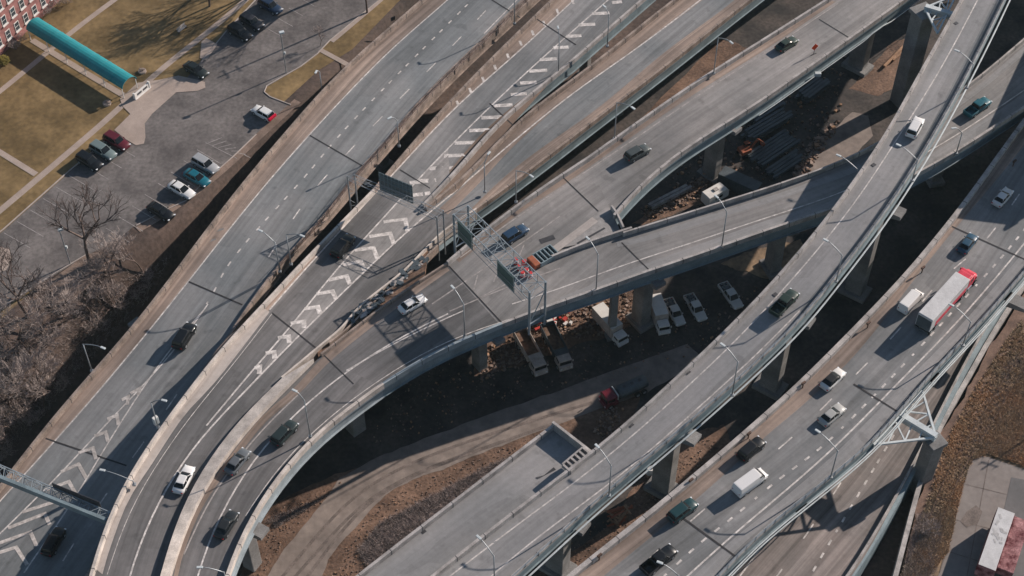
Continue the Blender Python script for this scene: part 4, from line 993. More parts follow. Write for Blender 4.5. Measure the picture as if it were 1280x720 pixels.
def car(kind, rear, front, zf, col, label, cat='car', group=None, name=None, roof=None, scale=1.0, pname=None, loc=None):
    c, rz = base_axis(rear, front, zf, .7)
    K = SPEC[kind]; name = name or {'sedan': 'sedan_car', 'suv': 'suv_car', 'hatch': 'hatchback_car', 'pickup': 'pickup_truck', 'van': 'van'}[kind]
    root = empty(name, c, rz, label, cat, group); root.scale = (scale,)*3
    pm = paint('paint_%03d_%03d_%03d' % tuple(int(x*1000) for x in col), col); rm = roof and paint('paint_%03d_%03d_%03d' % tuple(int(x*1000) for x in roof), roof)
    b = MB(); b.loft([rsec(*s_) for s_ in K['st']])
    if kind == 'pickup':
        for s_ in (-.88, .88): b.box((-1.9, s_, .85), (1.9, .12, .62), bev=.03)
        b.box((-2.82, 0, .85), (.1, 1.76, .6), bev=.03); b.box((-1.9, 0, .55), (1.9, 1.7, .3))
    b.build('body', pm, root, smooth=True)
    x0, x1, zb, t0, t1, zt, wb_, wt = K['cab']
    sec = lambda z, a, e, w_: [Vector((a, -w_*.92, z)), Vector((a+.12, -w_, z)), Vector((e-.25, -w_, z)), Vector((e, -w_*.75, z)), Vector((e, w_*.75, z)), Vector((e-.25, w_, z)), Vector((a+.12, w_, z)), Vector((a, w_*.92, z))]
    b = MB(); b.loft([sec(zb-.04, x0, x1, wb_), sec(zb+(zt-zb)*.5, x0+(t0-x0)*.42, x1+(t1-x1)*.46, wb_+(wt-wb_)*.4), sec(zt-.03, t0, t1, wt)]); 
    if kind == 'van':
        b.build('windows', pm if not rm else rm, root)
        g = MB(); ins = .03
        g.loft([sec(zb+.05, 1.0, x1+.05, wb_*.99), sec(zt-.12, .8, t1+.14, wt*1.04)]); g.build('windscreen', 'glass', root)
    else: b.build('windows', 'glass', root)
    b = MB(); b.loft([sec(zt-.05, t0-.02, t1+.02, wt+.02), sec(zt+.01, t0+.03, t1-.04, wt-.03), sec(zt+.03, t0+.2, t1-.22, wt-.16)])
    npil = ((x0+.06, t0+.02, wb_*.93, wt*.95), (x1-.18, t1-.1, wb_*.93, wt*.93)) + (() if kind == 'van' else (((x0+x1)/2-.1, (t0+t1)/2, wb_*1.0, wt*1.0),))
    for xa, xb, wa, wc in npil:
        for s_ in (-1, 1): b.bar((xa, s_*wa, zb-.03), (xb, s_*wc, zt-.02), .07)
    b.build('roof', rm or pm, root)
    hw = K['st'][-2][1]; L2 = K['L']/2; zl = K['st'][-2][3]-.14
    for s_ in (-1, 1):
        MB().box((L2-.12, s_*(hw-.16), zl), (.22, .3, .13), s_*-.35, bev=.02).build('headlight', 'lamp_clear', root)
        MB().box((-L2+.06, s_*(.68), K['st'][1][3]-.2 if kind != 'pickup' else .9), (.14, .26, .16), bev=.02).build('taillight', 'lamp_red', root)
        MB().box((x1-.35, s_*(wb_+.14), zb+.06), (.14, .2, .12), bev=.02).build('mirror', pm, root)
    wheels(root, [(K['wb'][i], s_*(K['st'][2][1]-.1)) for i in (0, 1) for s_ in (-1, 1)], K['r'])
    return root
W_ = (.62, .61, .6); BK = (.006, .007, .009); GY = (.10, .11, .12); SV = (.30, .31, .32); NV = (.015, .03, .06); DG = (.02, .026, .026)
TL = (.01, .10, .13); MR = (.09, .012, .02)
gA = 'vehicles driving on the overpasses'
car('suv', (221, 437), (240, 404), ZA, BK, 'black SUV on the leftmost wide road where the two white gore lines begin', group=gA, scale=1.1)
car('suv', (57, 695), (77, 659), ZA, (.008, .007, .008), 'dark car in the deep shade near the bottom left corner, below the sign gantry', group=gA)
car('suv', (418, 320), (439, 296), ZB, BK, 'black SUV in the shadow block beside the white chevrons', group=gA, scale=1.08)
car('sedan', (221, 615), (238, 583), ZB, W_, 'white sedan on the curved road between the two cream walls at bottom left', group=gA)
car('sedan', (500, 389), (531, 370), ZC, W_, 'white sedan beside the lattice shadow of the green sign bridge', group=gA)
car('sedan', (287, 588), (306, 565), ZC, GY, 'grey sedan on the lower left curve, the middle one of its three cars', group=gA)
car('suv', (344, 553), (367, 529), ZC, (.02, .03, .03), 'dark green SUV on the curve beside the outer parapet, uppermost of its three cars', group=gA)
car('sedan', (274, 670), (292, 641), ZC, (.02, .022, .024), 'black sedan on the lower left curve closest to the bottom edge', group=gA)
car('suv', (629, 302), (658, 283), ZC, (.02, .045, .085), 'dark blue SUV about to pass under the green sign bridge', group=gA)
car('suv', (781, 200), (812, 182), ZC, (.055, .065, .065), 'grey-green SUV alone on the upper ramp right of the street lamps', group=gA)
car('sedan', (970, 63), (997, 46), ZC, (.03, .045, .035), 'dark green sedan near the orange sign at the top of the upper ramp', group=gA)
car('suv', (1137, 172), (1151, 146), ZE, W_, 'white SUV on the highest narrow road at upper right', group=gA)
car('pickup', (965, 396), (996, 361), ZE, (.02, .035, .028), 'dark green pickup with open bed on the highest narrow road', 'pickup', group=gA)
car('pickup', (1204, 147), (1240, 121), ZC, (.01, .09, .12), 'teal pickup with dark bed on the sunny stretch between two shadows at right', 'pickup', group=gA)
car('sedan', (1243, 258), (1264, 234), ZG, (.5, .5, .5), 'white sedan high on the multi-lane road at the right frame edge', group=gA)
car('sedan', (1201, 315), (1218, 293), ZG, (.02, .06, .10), 'blue sedan just ahead of the red semi-truck', group=gA)
car('sedan', (1029, 485), (1053, 462), ZG, (.55, .54, .52), 'white sedan with dark glass roof, in the lane by the tan parapet', roof=(.02, .02, .02), group=gA)
car('sedan', (1026, 530), (1054, 506), ZG, (.32, .32, .31), 'silver sedan with a sunroof just below the white sedan with the dark roof', group=gA)
car('suv', (925, 573), (953, 549), ZG, BK, 'black SUV close to the tan parapet, above the white van', group=gA)
car('van', (917, 618), (958, 588), ZG, W_, 'white van with plain roof in the middle lane of the multi-lane road', 'van', group=gA)
car('suv', (837, 650), (869, 626), ZG, (.012, .04, .045), 'dark teal SUV on the joint line below the black SUV', group=gA)
car('pickup', (806, 714), (841, 686), ZG, BK, 'black pickup at the bottom edge of the multi-lane road', 'pickup', group=gA)
car('van', (1125, 391), (1152, 362), ZG, (.66, .65, .63), 'small white work van beside the red semi-truck', 'van', group=gA, scale=.93)
ZP = zfun(PLAT+.06); gP = 'vehicles parked in the car park'
def up(cx, cy, dx=14, dy=8): return (cx-dx, cy-dy), (cx+dx, cy+dy)
for kind, (cx, cy), col, lab, rf in (
    ('suv', (146, 177), MR, 'maroon SUV parked next to the paved plaza', None), ('suv', (129, 189), (.13, .17, .17), 'grey-green SUV parked between the maroon and the black SUV', None),
    ('suv', (112, 202), BK, 'black SUV at the left end of the row of three along the lawn', None), ('suv', (257, 206), SV, 'silver SUV at the right end of the four-car row by the wall', None),
    ('sedan', (246, 222), (.01, .11, .15), 'teal sedan parked between the silver SUV and the white car', None), ('sedan', (227, 237), (.6, .6, .59), 'white car with dark roof window in the four-car row', None),
    ('sedan', (201, 264), BK, 'black sedan at the lower end of the four-car row by the wall', None), ('hatch', (329, 141), (.62, .62, .61), 'white hatchback with a red tail parked beside the kerb island', None),
    ('sedan', (245, 87), DG, 'dark green sedan parked in tree shade above the plaza', None), ('suv', (300, 41), BK, 'black SUV in the nearer pair at the top of the car park', None),
    ('suv', (315, 28), (.03, .03, .035), 'dark SUV tucked behind the black one at the top of the car park', None), ('suv', (338, 8), NV, 'navy SUV in the shade at the very top of the car park', None)):
    r_, f_ = up(cx, cy); o = car(kind, r_, f_, ZP, col, lab, group=gP, roof=rf, scale=1.1)
    if 'red tail' in lab:
        MB().box((-1.95, 0, .75), (.5, 1.72, .56), bev=.1).build('rear_panel', paint('paint_red', (.5, .01, .04)), o); o.rotation_euler.z += math.pi
# ---- trucks
def truck_base(name, rear, front, zf, label, cat, group=None, h=1.2):
    c, rz = base_axis(rear, front, zf, h); return empty(name, c, rz, label, cat, group)
def cab(root, x, L, h, m, zb=.55, w_=2.3):
    b = MB(); b.loft([[Vector((x-L/2+a*L, y*w_/2*k, z)) for a, y in ((0, -1), (0, 1), (1, 1), (1, -1))] for z, k in ((zb, 1), (h*.55, 1), )])
    b.box((x-.05*L, 0, (h*.55+h)/2), (L*.8, w_*.92, h*.45), bev=.12); b.box((x+L*.38, 0, zb+.1), (L*.3, w_, .35), bev=.05)
    b.build('cab', m, root)
    MB().box((x+L*.36, 0, h*.76), (.06, w_*.84, h*.26), mat4=Matrix.Rotation(-.15, 4, 'Y')).box((x, 0, h*.78), (L*.5, w_*.93, h*.2)).build('windscreen', 'glass', root)
    for s_ in (-1, 1):
        MB().box((x+L/2+.02, s_*w_*.38, zb+.3), (.06, .32, .18), bev=.02).build('headlight', 'lamp_clear', root)
        MB().box((x+L*.3, s_*(w_/2+.15), h*.75), (.1, .2, .4), bev=.02).build('mirror', m, root)
# semi-truck
o = truck_base('semi_truck', (1153, 408), (1216, 338), ZG, 'red semi-truck with a long white-roofed trailer', 'truck', gA, 1.6)
LT = 14.8; MB().box((-1.9, 0, 2.45), (10.8, 2.5, 2.75), bev=.05).build('trailer', 'trailer_roof', o)
b = MB(); 
for s_ in (-1, 1): b.box((-1.3, s_*1.262, 1.75), (9.0, .02, 1.1)); 
b.build('side_stripe', 'trailer_red', o)
MB().box((-1.9, 0, 3.84), (10.6, 2.4, .04)).build('trailer_top', 'trailer_roof', o)
MB().box((-7.31, 0, 2.3), (.03, 2.3, 2.3)).box((-7.35, 0, .7), (.1, 2.2, .25)).build('rear_door', 'stock_steel', o)
MB().box((.5, 0, .85), (13.5, 1.0, .3)).build('chassis', 'steel_dark', o)
red = 'trailer_red'
MB().box((4.75, 0, 1.95), (1.9, 2.35, 2.2), bev=.18).build('cab', red, o)
MB().loft([[Vector((x, y*w_, z)) for y, z in ((-1, .6), (-1, zt-.2), (-.75, zt), (.75, zt), (1, zt-.2), (1, .6))] for x, w_, zt in ((5.6, 1.1, 2.0), (6.6, 1.02, 1.85), (7.2, .9, 1.6), (7.35, .75, 1.4))]).build('bonnet', red, o)
MB().box((5.72, 0, 2.45), (.06, 1.95, .75), mat4=Matrix.Rotation(-.2, 4, 'Y')).box((5.0, 0, 2.45), (.8, 2.38, .55)).build('windscreen', 'glass', o)
MB().box((4.2, 0, 3.2), (1.2, 2.1, .5), bev=.15).build('air_deflector', red, o)
for s_ in (-1, 1):
    MB().box((5.7, s_*1.35, 2.4), (.12, .22, .6), bev=.02).build('mirror', red, o); MB().box((7.2, s_*.78, 1.1), (.2, .35, .25), bev=.03).build('headlight', 'lamp_clear', o)
    MB().tube([(3.6, s_*1.0, .8), (3.6, s_*1.0, 3.4)], .09, 8).build('exhaust_stack', 'chrome', o); MB().tube([(4.0, s_*1.0, .75), (5.2, s_*1.0, .75)], .32, 10).build('fuel_tank', 'chrome', o)
wheels(o, [(x, s_*1.08) for x in (-6.6, -5.3, 2.4, 3.6, 6.4) for s_ in (-1, 1)], .5, .45)
# dump trucks, box trucks and service pickups under the overpass
Z0 = zfun(.06); gU = 'trucks parked under the overpass'
def dump(rear, front, m1, label):
    o = truck_base('dump_truck', rear, front, Z0, label, 'truck', gU)
    b = MB(); b.box((-1.5, 0, 1.1), (6.0, 2.3, .12))
    for s_ in (-1.15, 1.15): b.box((-1.5, s_, 1.8), (6.0, .12, 1.4), bev=.03)
    for x in (-4.45, 1.45): b.box((x, 0, 1.8), (.12, 2.3, 1.4), bev=.03)
    for k in range(7): 
        for s_ in (-1.24, 1.24): b.box((-4.2+k*.9, s_, 1.7), (.1, .08, 1.3))
    b.build('dump_body', m1, o); MB().box((-1.5, 0, 1.35), (5.8, 2.2, .4)).box((-3.2, 0, 1.6), (2.0, 2.0, .5), bev=.2).build('load', 'rubble_dirt', o)
    MB().box((2.0, 0, 2.55), (1.2, 2.3, .1)).build('cab_guard', m1, o)
    cab(o, 3.1, 2.4, 2.5, 'box_pale'); MB().box((0, 0, .8), (8, 1, .3)).build('chassis', 'steel_dark', o)
    wheels(o, [(x, s_*1.0) for x in (-3.4, -2.2, 3.4) for s_ in (-1, 1)], .5, .4)
dump((649, 415), (678, 467), 'box_pale', 'tan dump truck in the sunlit gap below the sign bridge, left of the pair')
dump((683, 408), (709, 461), 'stock_steel', 'dark dump truck beside the tan one, mostly in shade')
def boxtruck(rear, front, label, L=5.2, m='box_pale', roofm='white_trim'):
    o = truck_base('box_truck', rear, front, Z0, label, 'truck', gU)
    MB().box((-1.2, 0, 2.0), (L, 2.3, 2.3), bev=.05).build('cargo_box', m, o); MB().box((-1.2, 0, 3.17), (L-.1, 2.2, .05)).build('box_roof', roofm, o)
    cab(o, L/2-1.2+1.0, 1.9, 2.2, 'white_trim', w_=2.05); MB().box((-.4, 0, .7), (L+1, .9, .25)).build('chassis', 'steel_dark', o)
    wheels(o, [(x, s_*.9) for x in (-2.4, L/2-.2) for s_ in (-1, 1)], .42, .3)
boxtruck((748, 392), (780, 428), 'box truck with pale sunlit roof near the bridge column', 5.6)
boxtruck((817, 377), (832, 417), 'white box truck just right of the wide bridge column, beside two service pickups', 4.6)
for r_, f_, lab in (((834, 374), (852, 407), 'white service pickup with loaded bed next to the white box truck'), ((860, 369), (879, 401), 'white service pickup with loaded bed, middle one of the three'), ((902, 354), (925, 386), 'white service pickup parked apart from the others, near the tall road')):
    o = car('pickup', r_, f_, Z0, (.5, .5, .48), lab, 'pickup', gU)
    b = MB(); rr = random.Random(len(lab))
    for k in range(9): b.box((rr.uniform(-2.6, -1.2), rr.uniform(-.6, .6), rr.uniform(.8, 1.2)), (rr.uniform(.3, .8), rr.uniform(.2, .5), rr.uniform(.2, .4)), rr.uniform(0, 2))
    b.build('load', 'stock_steel', o)
o = truck_base('tanker_truck', (808, 478), (754, 502), Z0, 'red-cabbed tanker truck under the edge of the high road beside the haul road', 'truck', gU)
MB().loft([[Vector((x, r_*1.15*math.cos(t), 1.9+r_*.85*math.sin(t))) for t in [2*math.pi*i/14 for i in range(14)]] for x, r_ in ((-3.9, .7), (-3.6, 1), (1.2, 1), (1.5, .7))]).build('tank', 'stock_steel', o, smooth=True)
b = MB(); 
for x in (-2.6, -1.2, .2): b.box((x, 0, 2.78), (.5, .5, .14), bev=.04)
b.build('hatch', 'steel_dark', o)
cab(o, 3.0, 2.3, 2.5, paint('paint_maroon', (.12, .012, .022))); MB().box((0, 0, .8), (7.5, 1, .3)).build('chassis', 'steel_dark', o)
b = MB(); b.box((1.85, 0, 2.1), (.12, 2.1, 1.2)).box((2.0, 0, 2.1), (.06, 1.8, .15)); b.build('cab_rack', 'truss_pale', o)
wheels(o, [(x, s_*1.0) for x in (-3.0, -1.8, 3.2) for s_ in (-1, 1)], .5, .4)
# camper, container, trailers
o = truck_base('camper_trailer', (881, 251), (906, 237), Z0, 'white camper trailer on the dirt above the lower ramp parapet', 'camper')
MB().loft([rsec(x, w_, .5, zt, .15, .05) for x, w_, zt in ((-2.4, .95, 2.3), (-2.2, 1.1, 2.6), (1.8, 1.1, 2.6), (2.3, 1.05, 2.0), (2.5, .9, 1.4))]).build('body', 'white_trim', o)
MB().box((0, 0, 2.7), (.9, .7, .22), bev=.04).build('roof_vent', 'parapet_pale', o); MB().box((0, -1.12, 1.7), (1.6, .03, .6)).build('window', 'glass', o)
wheels(o, [(0, s_*1.0) for s_ in (-1, 1)], .36)
def container(name, rear, front, z, L, W, H, m, label, cat, legs=True):
    o = truck_base(name, rear, front, zfun(z), label, cat, h=H); b = MB(); b.box((0, 0, H/2+.9*legs), (L, W, H), bev=.06)
    for k in range(int(L/.5)): 
        for s_ in (-1, 1): b.box((-L/2+.3+k*.5, s_*(W/2+.02), H/2+.9*legs), (.2, .05, H*.9))
    b.build('body', m, o); return o, L, W, H
o, *_ = container('storage_container', (906, 214), (945, 232), .06, 7.5, 2.5, 2.6, 'stock_steel', 'dark storage container in the shade above the lower ramp', 'container', False)
MB().box((3.78, 0, 1.3), (.05, 2.2, 2.3)).build('door', 'steel_dark', o)
o, L, W, H = container('semi_trailer', (1231, 716), (1257, 640), RZ+.13, 10.6, 2.5, 2.9, 'graffiti_pink', 'trailer with stained white roof standing on the concrete pad', 'trailer')
MB().box((0, 0, H+.93), (L-.05, W-.05, .05)).build('trailer_top', 'trailer_roof', o); MB().box((0, 0, .8), (L, 1, .25)).build('chassis', 'steel_dark', o)
b = MB(); rr = random.Random(4)
for k in range(16): b.box((rr.uniform(-1, 4.2), rr.uniform(-.8, .8), H+.963+k*.001), (rr.uniform(.3, .9), rr.uniform(.15, .4), .012), rr.uniform(0, 3))
b.build('stain', 'roof_stain', o)
wheels(o, [(x, s_*1.05) for x in (-4.2, -3) for s_ in (-1, 1)], .5, .4)
o, L, W, H = container('cargo_trailer', (1253, 722), (1278, 648), RZ+.13, 9.5, 2.3, 1.6, 'graffiti_pink', 'low faded red trailer alongside the white-roofed one', 'trailer')
MB().box((0, 0, .6), (L, 1, .2)).build('chassis', 'steel_dark', o)
wheels(o, [(x, s_*1.0) for x in (-3.4, -2.3) for s_ in (-1, 1)], .45, .35)
# ------------------------------------------------------------------ yard stock, machines, debris
def stack(px0, px1, n, lab, m='stock_steel', layers=2, w_=.55, z=.05, name='steel_beam_stack', cat='beam stack'):
    a, b_ = P(*px0, z), P(*px1, z); d = b_-a; c = (a+b_)/2; L = d.length
    o = empty(name, c, math.atan2(d.y, d.x), lab, cat); rr = random.Random(n)
    for k in range(n):
        y = (k-(n-1)/2)*w_*1.25
        for j in range(layers):
            bb = MB(); l_ = L*rr.uniform(.82, 1); x = rr.uniform(-.5, .5)
            for zz, hh, ww in ((.04, .06, w_), (.3, .5, .07), (.57, .06, w_)): bb.box((x, y+rr.uniform(-.03, .03), .2+j*.66+zz), (l_, ww, hh))
            bb.build('beam', m, o)
    for x in (-L*.3, L*.3): MB().box((x, 0, .1), (.25, n*w_*1.25, .2)).build('bearer', 'timber', o)
stack((938, 152), (975, 128), 5, 'stack of dark steel beams beside the upper ramp pipe')
stack((930, 178), (985, 145), 4, 'long stack of dark steel beams between the stock piles and the orange machine')
stack((940, 205), (990, 172), 6, 'low wide stack of dark steel beams in the middle of the yard', layers=1)
stack((960, 222), (1000, 195), 4, 'short stack of dark steel beams nearest the lower ramp', layers=1)
stack((1000, 128), (1030, 105), 4, 'small stack of dark steel beams near the tall pier')
stack((810, 262), (860, 236), 2, 'two pale beams lying along the rubble strip above the lower ramp', 'parapet_pale', 1)
o = empty('timber_beam', P(1117, 72, .3), math.atan2((P(1138, 52, .3)-P(1098, 90, .3)).y, (P(1138, 52, .3)-P(1098, 90, .3)).x), 'long pale sunlit timber lying between the two big piers', 'timber')
MB().box((0, 0, .3), (7.2, .5, .35), .03).box((1.2, -.5, .3), (4.5, .5, .3), -.05).build('plank', 'timber', o)
# orange excavator
p = P(932, 192, .05); o = empty('excavator', p, .5, 'small orange excavator parked beside a bridge pier', 'excavator')
for s_ in (-.8, .8): MB().box((0, s_, .35), (2.8, .45, .7), bev=.2).build('track', 'rubber', o)
MB().box((-.4, 0, 1.15), (2.0, 1.8, .8), bev=.1).build('body', 'orange', o); MB().box((.3, .45, 1.9), (1.0, .8, .9), bev=.08).build('cab', 'orange', o)
MB().box((.3, .45, 1.95), (1.03, .83, .45)).build('window', 'glass', o)
b = MB(); b.bar((.6, -.2, 1.2), (2.2, -.2, 2.8), .3).bar((2.2, -.2, 2.8), (3.4, -.2, 1.4), .24); b.build('boom', 'orange', o)
MB().box((3.4, -.2, 1.1), (.6, .9, .6), bev=.1).build('bucket', 'orange', o)
# timber pallets with orange boards
p = P(776, 646, .05); o = empty('pallet_stack', p, .6, 'heap of orange-brown pallets and boards beside the multi-lane road parapet', 'pallets'); rr = random.Random(8)
for k in range(22): MB().box((rr.uniform(-1.6, 1.6), rr.uniform(-1.2, 1.2), .15+.08*k), (rr.uniform(1.6, 3), .28, .08), rr.uniform(-.4, .4)+(1.57 if k % 4 == 0 else 0)).build('board', 'orange' if k % 2 else 'timber', o)
p = P(688, 397, .05); o = empty('debris_heap', p, 0, 'heap of red and white scrap behind the dump trucks', 'scrap heap'); b1, b2 = MB(), MB()
for k in range(40): (b1 if k % 2 else b2).box((rr.gauss(0, 1.3), rr.gauss(0, 1.1), rr.uniform(.1, 1.1)), (rr.uniform(.3, 1.1), rr.uniform(.2, .6), rr.uniform(.1, .5)), rr.uniform(0, 3))
b1.build('red_scrap', paint('paint_scrap_red', (.45, .06, .05)), o); b2.build('pale_scrap', 'white_trim', o)
for (x, y), lab in (((814, 592), 'small white water tank on the dirt beside the high road pier'), ((1075, 215), 'pale blue tarpaulined tank beside the curved high road')):
    p = P(x, y, .05); o = empty('water_tank', p, .4, lab, 'tank')
    MB().loft([[Vector((.9*math.cos(t)*k, .6*math.sin(t)*k, z)) for t in [2*math.pi*i/12 for i in range(12)]] for z, k in ((.2, .9), (.35, 1), (1.3, 1), (1.5, .8))]).build('tank_body', 'white_trim', o)
    MB().tube([(0, 0, 1.5), (0, 0, 1.65)], .2, 10).build('cap', 'steel_dark', o); MB().box((0, 0, .1), (1.9, 1.2, .2)).build('base', 'timber', o)
# ------------------------------------------------------------------ street lamps
def proj(p):
    d = p-CAM; return 640+F*d.x/d.dot(FW), 360-F*d.dot(UP)/d.dot(FW)
def lamp(base, joint, head, zf, label, dz=.6, group='street lamps along the overpasses'):
    p = PZ(*base, zf, dz); lo, hi = 1.0, 25.0
    for _ in range(40):
        m_ = (lo+hi)/2
        if proj(p+Vector((0, 0, m_)))[1] > joint[1]: lo = m_
        else: hi = m_
    h = lo; hd = P(*head, p.z+h+1.3)-p; hv = Vector((hd.x, hd.y, 0))
    if hv.length > 5.5: hv = hv.normalized()*5.5
    if hv.length < 1.2: hv = hv.normalized()*1.2
    o = empty('street_lamp', p, 0, label, 'street lamp', group)
    MB().tube([(0, 0, 0), (0, 0, h)], [.11, .075], 8).build('pole', 'galvanised', o, smooth=True)
    MB().box((0, 0, .1), (.5, .5, .3), bev=.03).build('base', 'galvanised', o)
    pts = []
    for i in range(7):
        t = i/6; pts.append(Vector((0, 0, h-.1))+hv*t+Vector((0, 0, 1.4*math.sin(t*1.45))))
    MB().tube(pts, [.085-.012*i/3 for i in range(7)], 6).build('arm', 'galvanised', o, smooth=True)
    e = pts[-1]; u = hv.normalized(); an = math.atan2(u.y, u.x)
    MB().box(e+u*.25, (.85, .34, .18), an, bev=.05).build('lamp_head', 'truss_pale', o)
L3 = [
 ((761, 620), (763, 582), (748, 559), ZE, 'street lamp on the high curved road just right of the deck stub'),
 ((915, 494), (920, 452), (905, 432), ZE, 'street lamp on the high curved road between the deck stub and the dark green pickup'),
 ((1045, 352), (1052, 319), (1034, 301), ZE, 'street lamp on the high curved road above the dark green pickup'),
 ((1140, 226), (1145, 200), (1125, 182), ZE, 'street lamp on the high road just below the white SUV'),
 ((1208, 110), (1217, 80), (1198, 64), ZE, 'uppermost street lamp on the high curved road'),
 ((618, 728), (617, 695), (600, 673), ZE, 'street lamp on the high curved road at the bottom edge'),
 ((1038, 597), (1044, 563), (1024, 540), ZG, 'street lamp on the multi-lane road below the silver sedan'),
 ((1203, 432), (1212, 402), (1191, 382), ZG, 'street lamp on the multi-lane road beside the red semi-truck'),
 ((843, 752), (843, 719), (827, 704), ZG, 'street lamp on the multi-lane road at the bottom edge beside the black pickup'),
 ((745, 363), (745, 318), (736, 299), ZC, 'street lamp on the lower ramp parapet between the sign bridge and the wide column'),
 ((902, 309), (906, 265), (897, 247), ZC, 'street lamp on the lower ramp parapet right of the camper'),
 ((581, 421), (579, 380), (567, 360), ZC, 'street lamp beside the lattice shadow on the merged road'),
 ((388, 546), (385, 500), (370, 489), ZC, 'street lamp on the outer curve beside the dark green SUV'),
 ((286, 738), (272, 715), (252, 709), ZC, 'street lamp at the bottom edge on the outer curve'),
 ((1064, 254), (1061, 213), (1050, 195), ZC, 'street lamp on the lower ramp in the shade left of the high road'),
 ((1195, 192), (1200, 166), (1194, 160), ZC, 'street lamp on the lower ramp near the teal pickup'),
 ((768, 174), (773, 128), (790, 134), ZC, 'street lamp on the upper ramp behind the grey-green SUV'),
 ((892, 92), (895, 47), (913, 52), ZC, 'street lamp on the upper ramp over the dark gap left of the orange sign'),
 ((645, 253), (645, 213), (663, 219), ZC, 'street lamp on the upper ramp just above the green sign bridge'),
 ((115, 464), (107, 430), (127, 434), ZA, 'street lamp at the wooded edge of the leftmost road'),
 ((198, 535), (190, 503), (203, 500), ZB, 'street lamp with a white cabinet behind the cream wall'),
 ((168, 606), (152, 601), (130, 588), ZB, 'street lamp reaching out low over the shaded road at lower left'),
 ((350, 340), (347, 303), (327, 289), ZA, 'left one of two street lamps on the median left of the black SUV'),
 ((364, 331), (362, 293), (376, 294), ZA, 'right one of two street lamps on the median left of the black SUV'),
 ((606, 240), (607, 205), (607, 196), ZB, 'thin lamp post on the tan parapet above the sign bridge'),
 ((698, 90), (698, 48), (698, 36), ZB, 'thin lamp post on the striped gore parapet at the top'),
 ((759, 58), (758, 20), (758, 10), ZB, 'thin lamp post between the two forks near the top edge'),
 ((643, 30), (644, -10), (640, -20), ZA, 'thin lamp post on the mesh fence at the top edge'),
 ((499, 183), (497, 150), (490, 146), ZA, 'thin lamp post on the mesh fence above the striped sign gantry'),
]
for a in L3: lamp(*a)
lamp((403, 118), (400, 90), (396, 88), zfun(PLAT), 'thin lamp post in the dirt strip right of the grass island', 0)
def lot_pole(base, top, lab, box=True):
    p = P(*base, PLAT); lo, hi = 1, 30
    for _ in range(40):
        m_ = (lo+hi)/2
        if proj(p+Vector((0, 0, m_)))[1] > top[1]: lo = m_
        else: hi = m_
    o = empty('parking_lot_light', p, 0, lab, 'lamp post'); MB().tube([(0, 0, 0), (0, 0, lo)], .11, 8).build('pole', 'galvanised', o)
    MB().box((.2, 0, lo+.1), (.9, .6, .35), .4, bev=.05).build('lamp_head', 'truss_pale', o); MB().box((.2, 0, lo*.5), (.35, .3, .5)).build('control_box', 'truss_pale', o)
lot_pole((358, 91), (356, 41), 'car park light with pale square head at the kerb of the grass island')
lot_pole((88, 330), (78, 287), 'car park light beside the large bare tree')
def utility(px, z, h, lab, an=.6):
    o = empty('utility_pole', P(*px, z), an, lab, 'utility pole'); MB().tube([(0, 0, 0), (0, 0, h)], [.2, .13], 8).build('pole', 'bark', o)
    MB().box((0, 0, h-.8), (.14, 2.6, .14)).box((0, 0, h-2), (.14, 2.0, .12)).build('crossarm', 'bark', o)
    for s_ in (-1.1, 0, 1.1): MB().tube([(0, s_, h-.7), (0, s_, h-.4)], .07, 6).build('insulator', 'truss_pale', o)
utility((459, 16), PLAT, 15, 'tall wooden utility pole on the grass strip at the top edge')
utility((1395, 475), RZ, 14, 'wooden utility pole beyond the right edge whose shadow crosses the grass', 1.2)
o = empty('road_sign', P(492, 35, PLAT), .6, 'small dark square sign on a post on the grass beside the leftmost road', 'sign')
MB().tube([(0, 0, 0), (0, 0, 2.6)], .05, 6).build('post', 'steel_dark', o); MB().box((0, 0, 2.3), (.9, .05, .9)).build('panel', 'steel_dark', o)
o = empty('roadwork_sign', PZ(1017, 68, ZC), .5, 'orange diamond roadwork sign on a stand at the upper ramp parapet', 'sign')
MB().tube([(0, 0, .0), (0, 0, 1.6)], .05, 6).bar((-.6, 0, .05), (.6, 0, .05), .08).build('stand', 'steel_dark', o)
MB().box((0, 0, 1.7), (1.05, .06, 1.05), mat4=Matrix.Rotation(math.pi/4, 4, 'Y')).build('panel', 'orange_sign', o)
# cabinet behind cream wall
p = PZ(196, 530, ZB, -.2); o = empty('control_cabinet', p, .8, 'white control cabinet at the foot of the street lamp behind the cream wall', 'cabinet')
MB().box((0, 0, .9), (.8, .5, 1.6), bev=.04).build('housing', 'white_trim', o); MB().box((0, -.26, .9), (.7, .02, 1.4)).build('door', 'truss_pale', o)

# ------------------------------------------------------------------ sign gantries
def lattice(b, a, c, n, r_=.07, up=None, depth=1.6, cross=True):
    """box truss between two chord pairs: a=(p0,p1) near chord ends, c=(q0,q1) far chord ends (top); lower chords depth below"""
    dn = Vector((0, 0, -depth)); A = [a[0].lerp(a[1], i/n) for i in range(n+1)]; C_ = [c[0].lerp(c[1], i/n) for i in range(n+1)]
    for S_ in (A, C_): b.bar(S_[0], S_[-1], r_*2); b.bar(S_[0]+dn, S_[-1]+dn, r_*2)
    for i in range(n+1):
        for p, q in ((A[i], C_[i]), (A[i]+dn, C_[i]+dn), (A[i], A[i]+dn), (C_[i], C_[i]+dn)): b.bar(p, q, r_*1.3)
        if i < n:
            for p, q in ((A[i], C_[i+1]), (A[i+1]+dn, C_[i]+dn), (A[i]+dn, A[i+1]) if i % 2 else (A[i], A[i+1]+dn), (C_[i]+dn, C_[i+1]) if i % 2 else (C_[i], C_[i+1]+dn)): b.bar(p, q, r_*1.2)
    return b
zt = 22.8
q0, q1, q2, q3 = P(567, 268, zt), P(585, 257, zt), P(662, 365, zt), P(682, 352, zt)
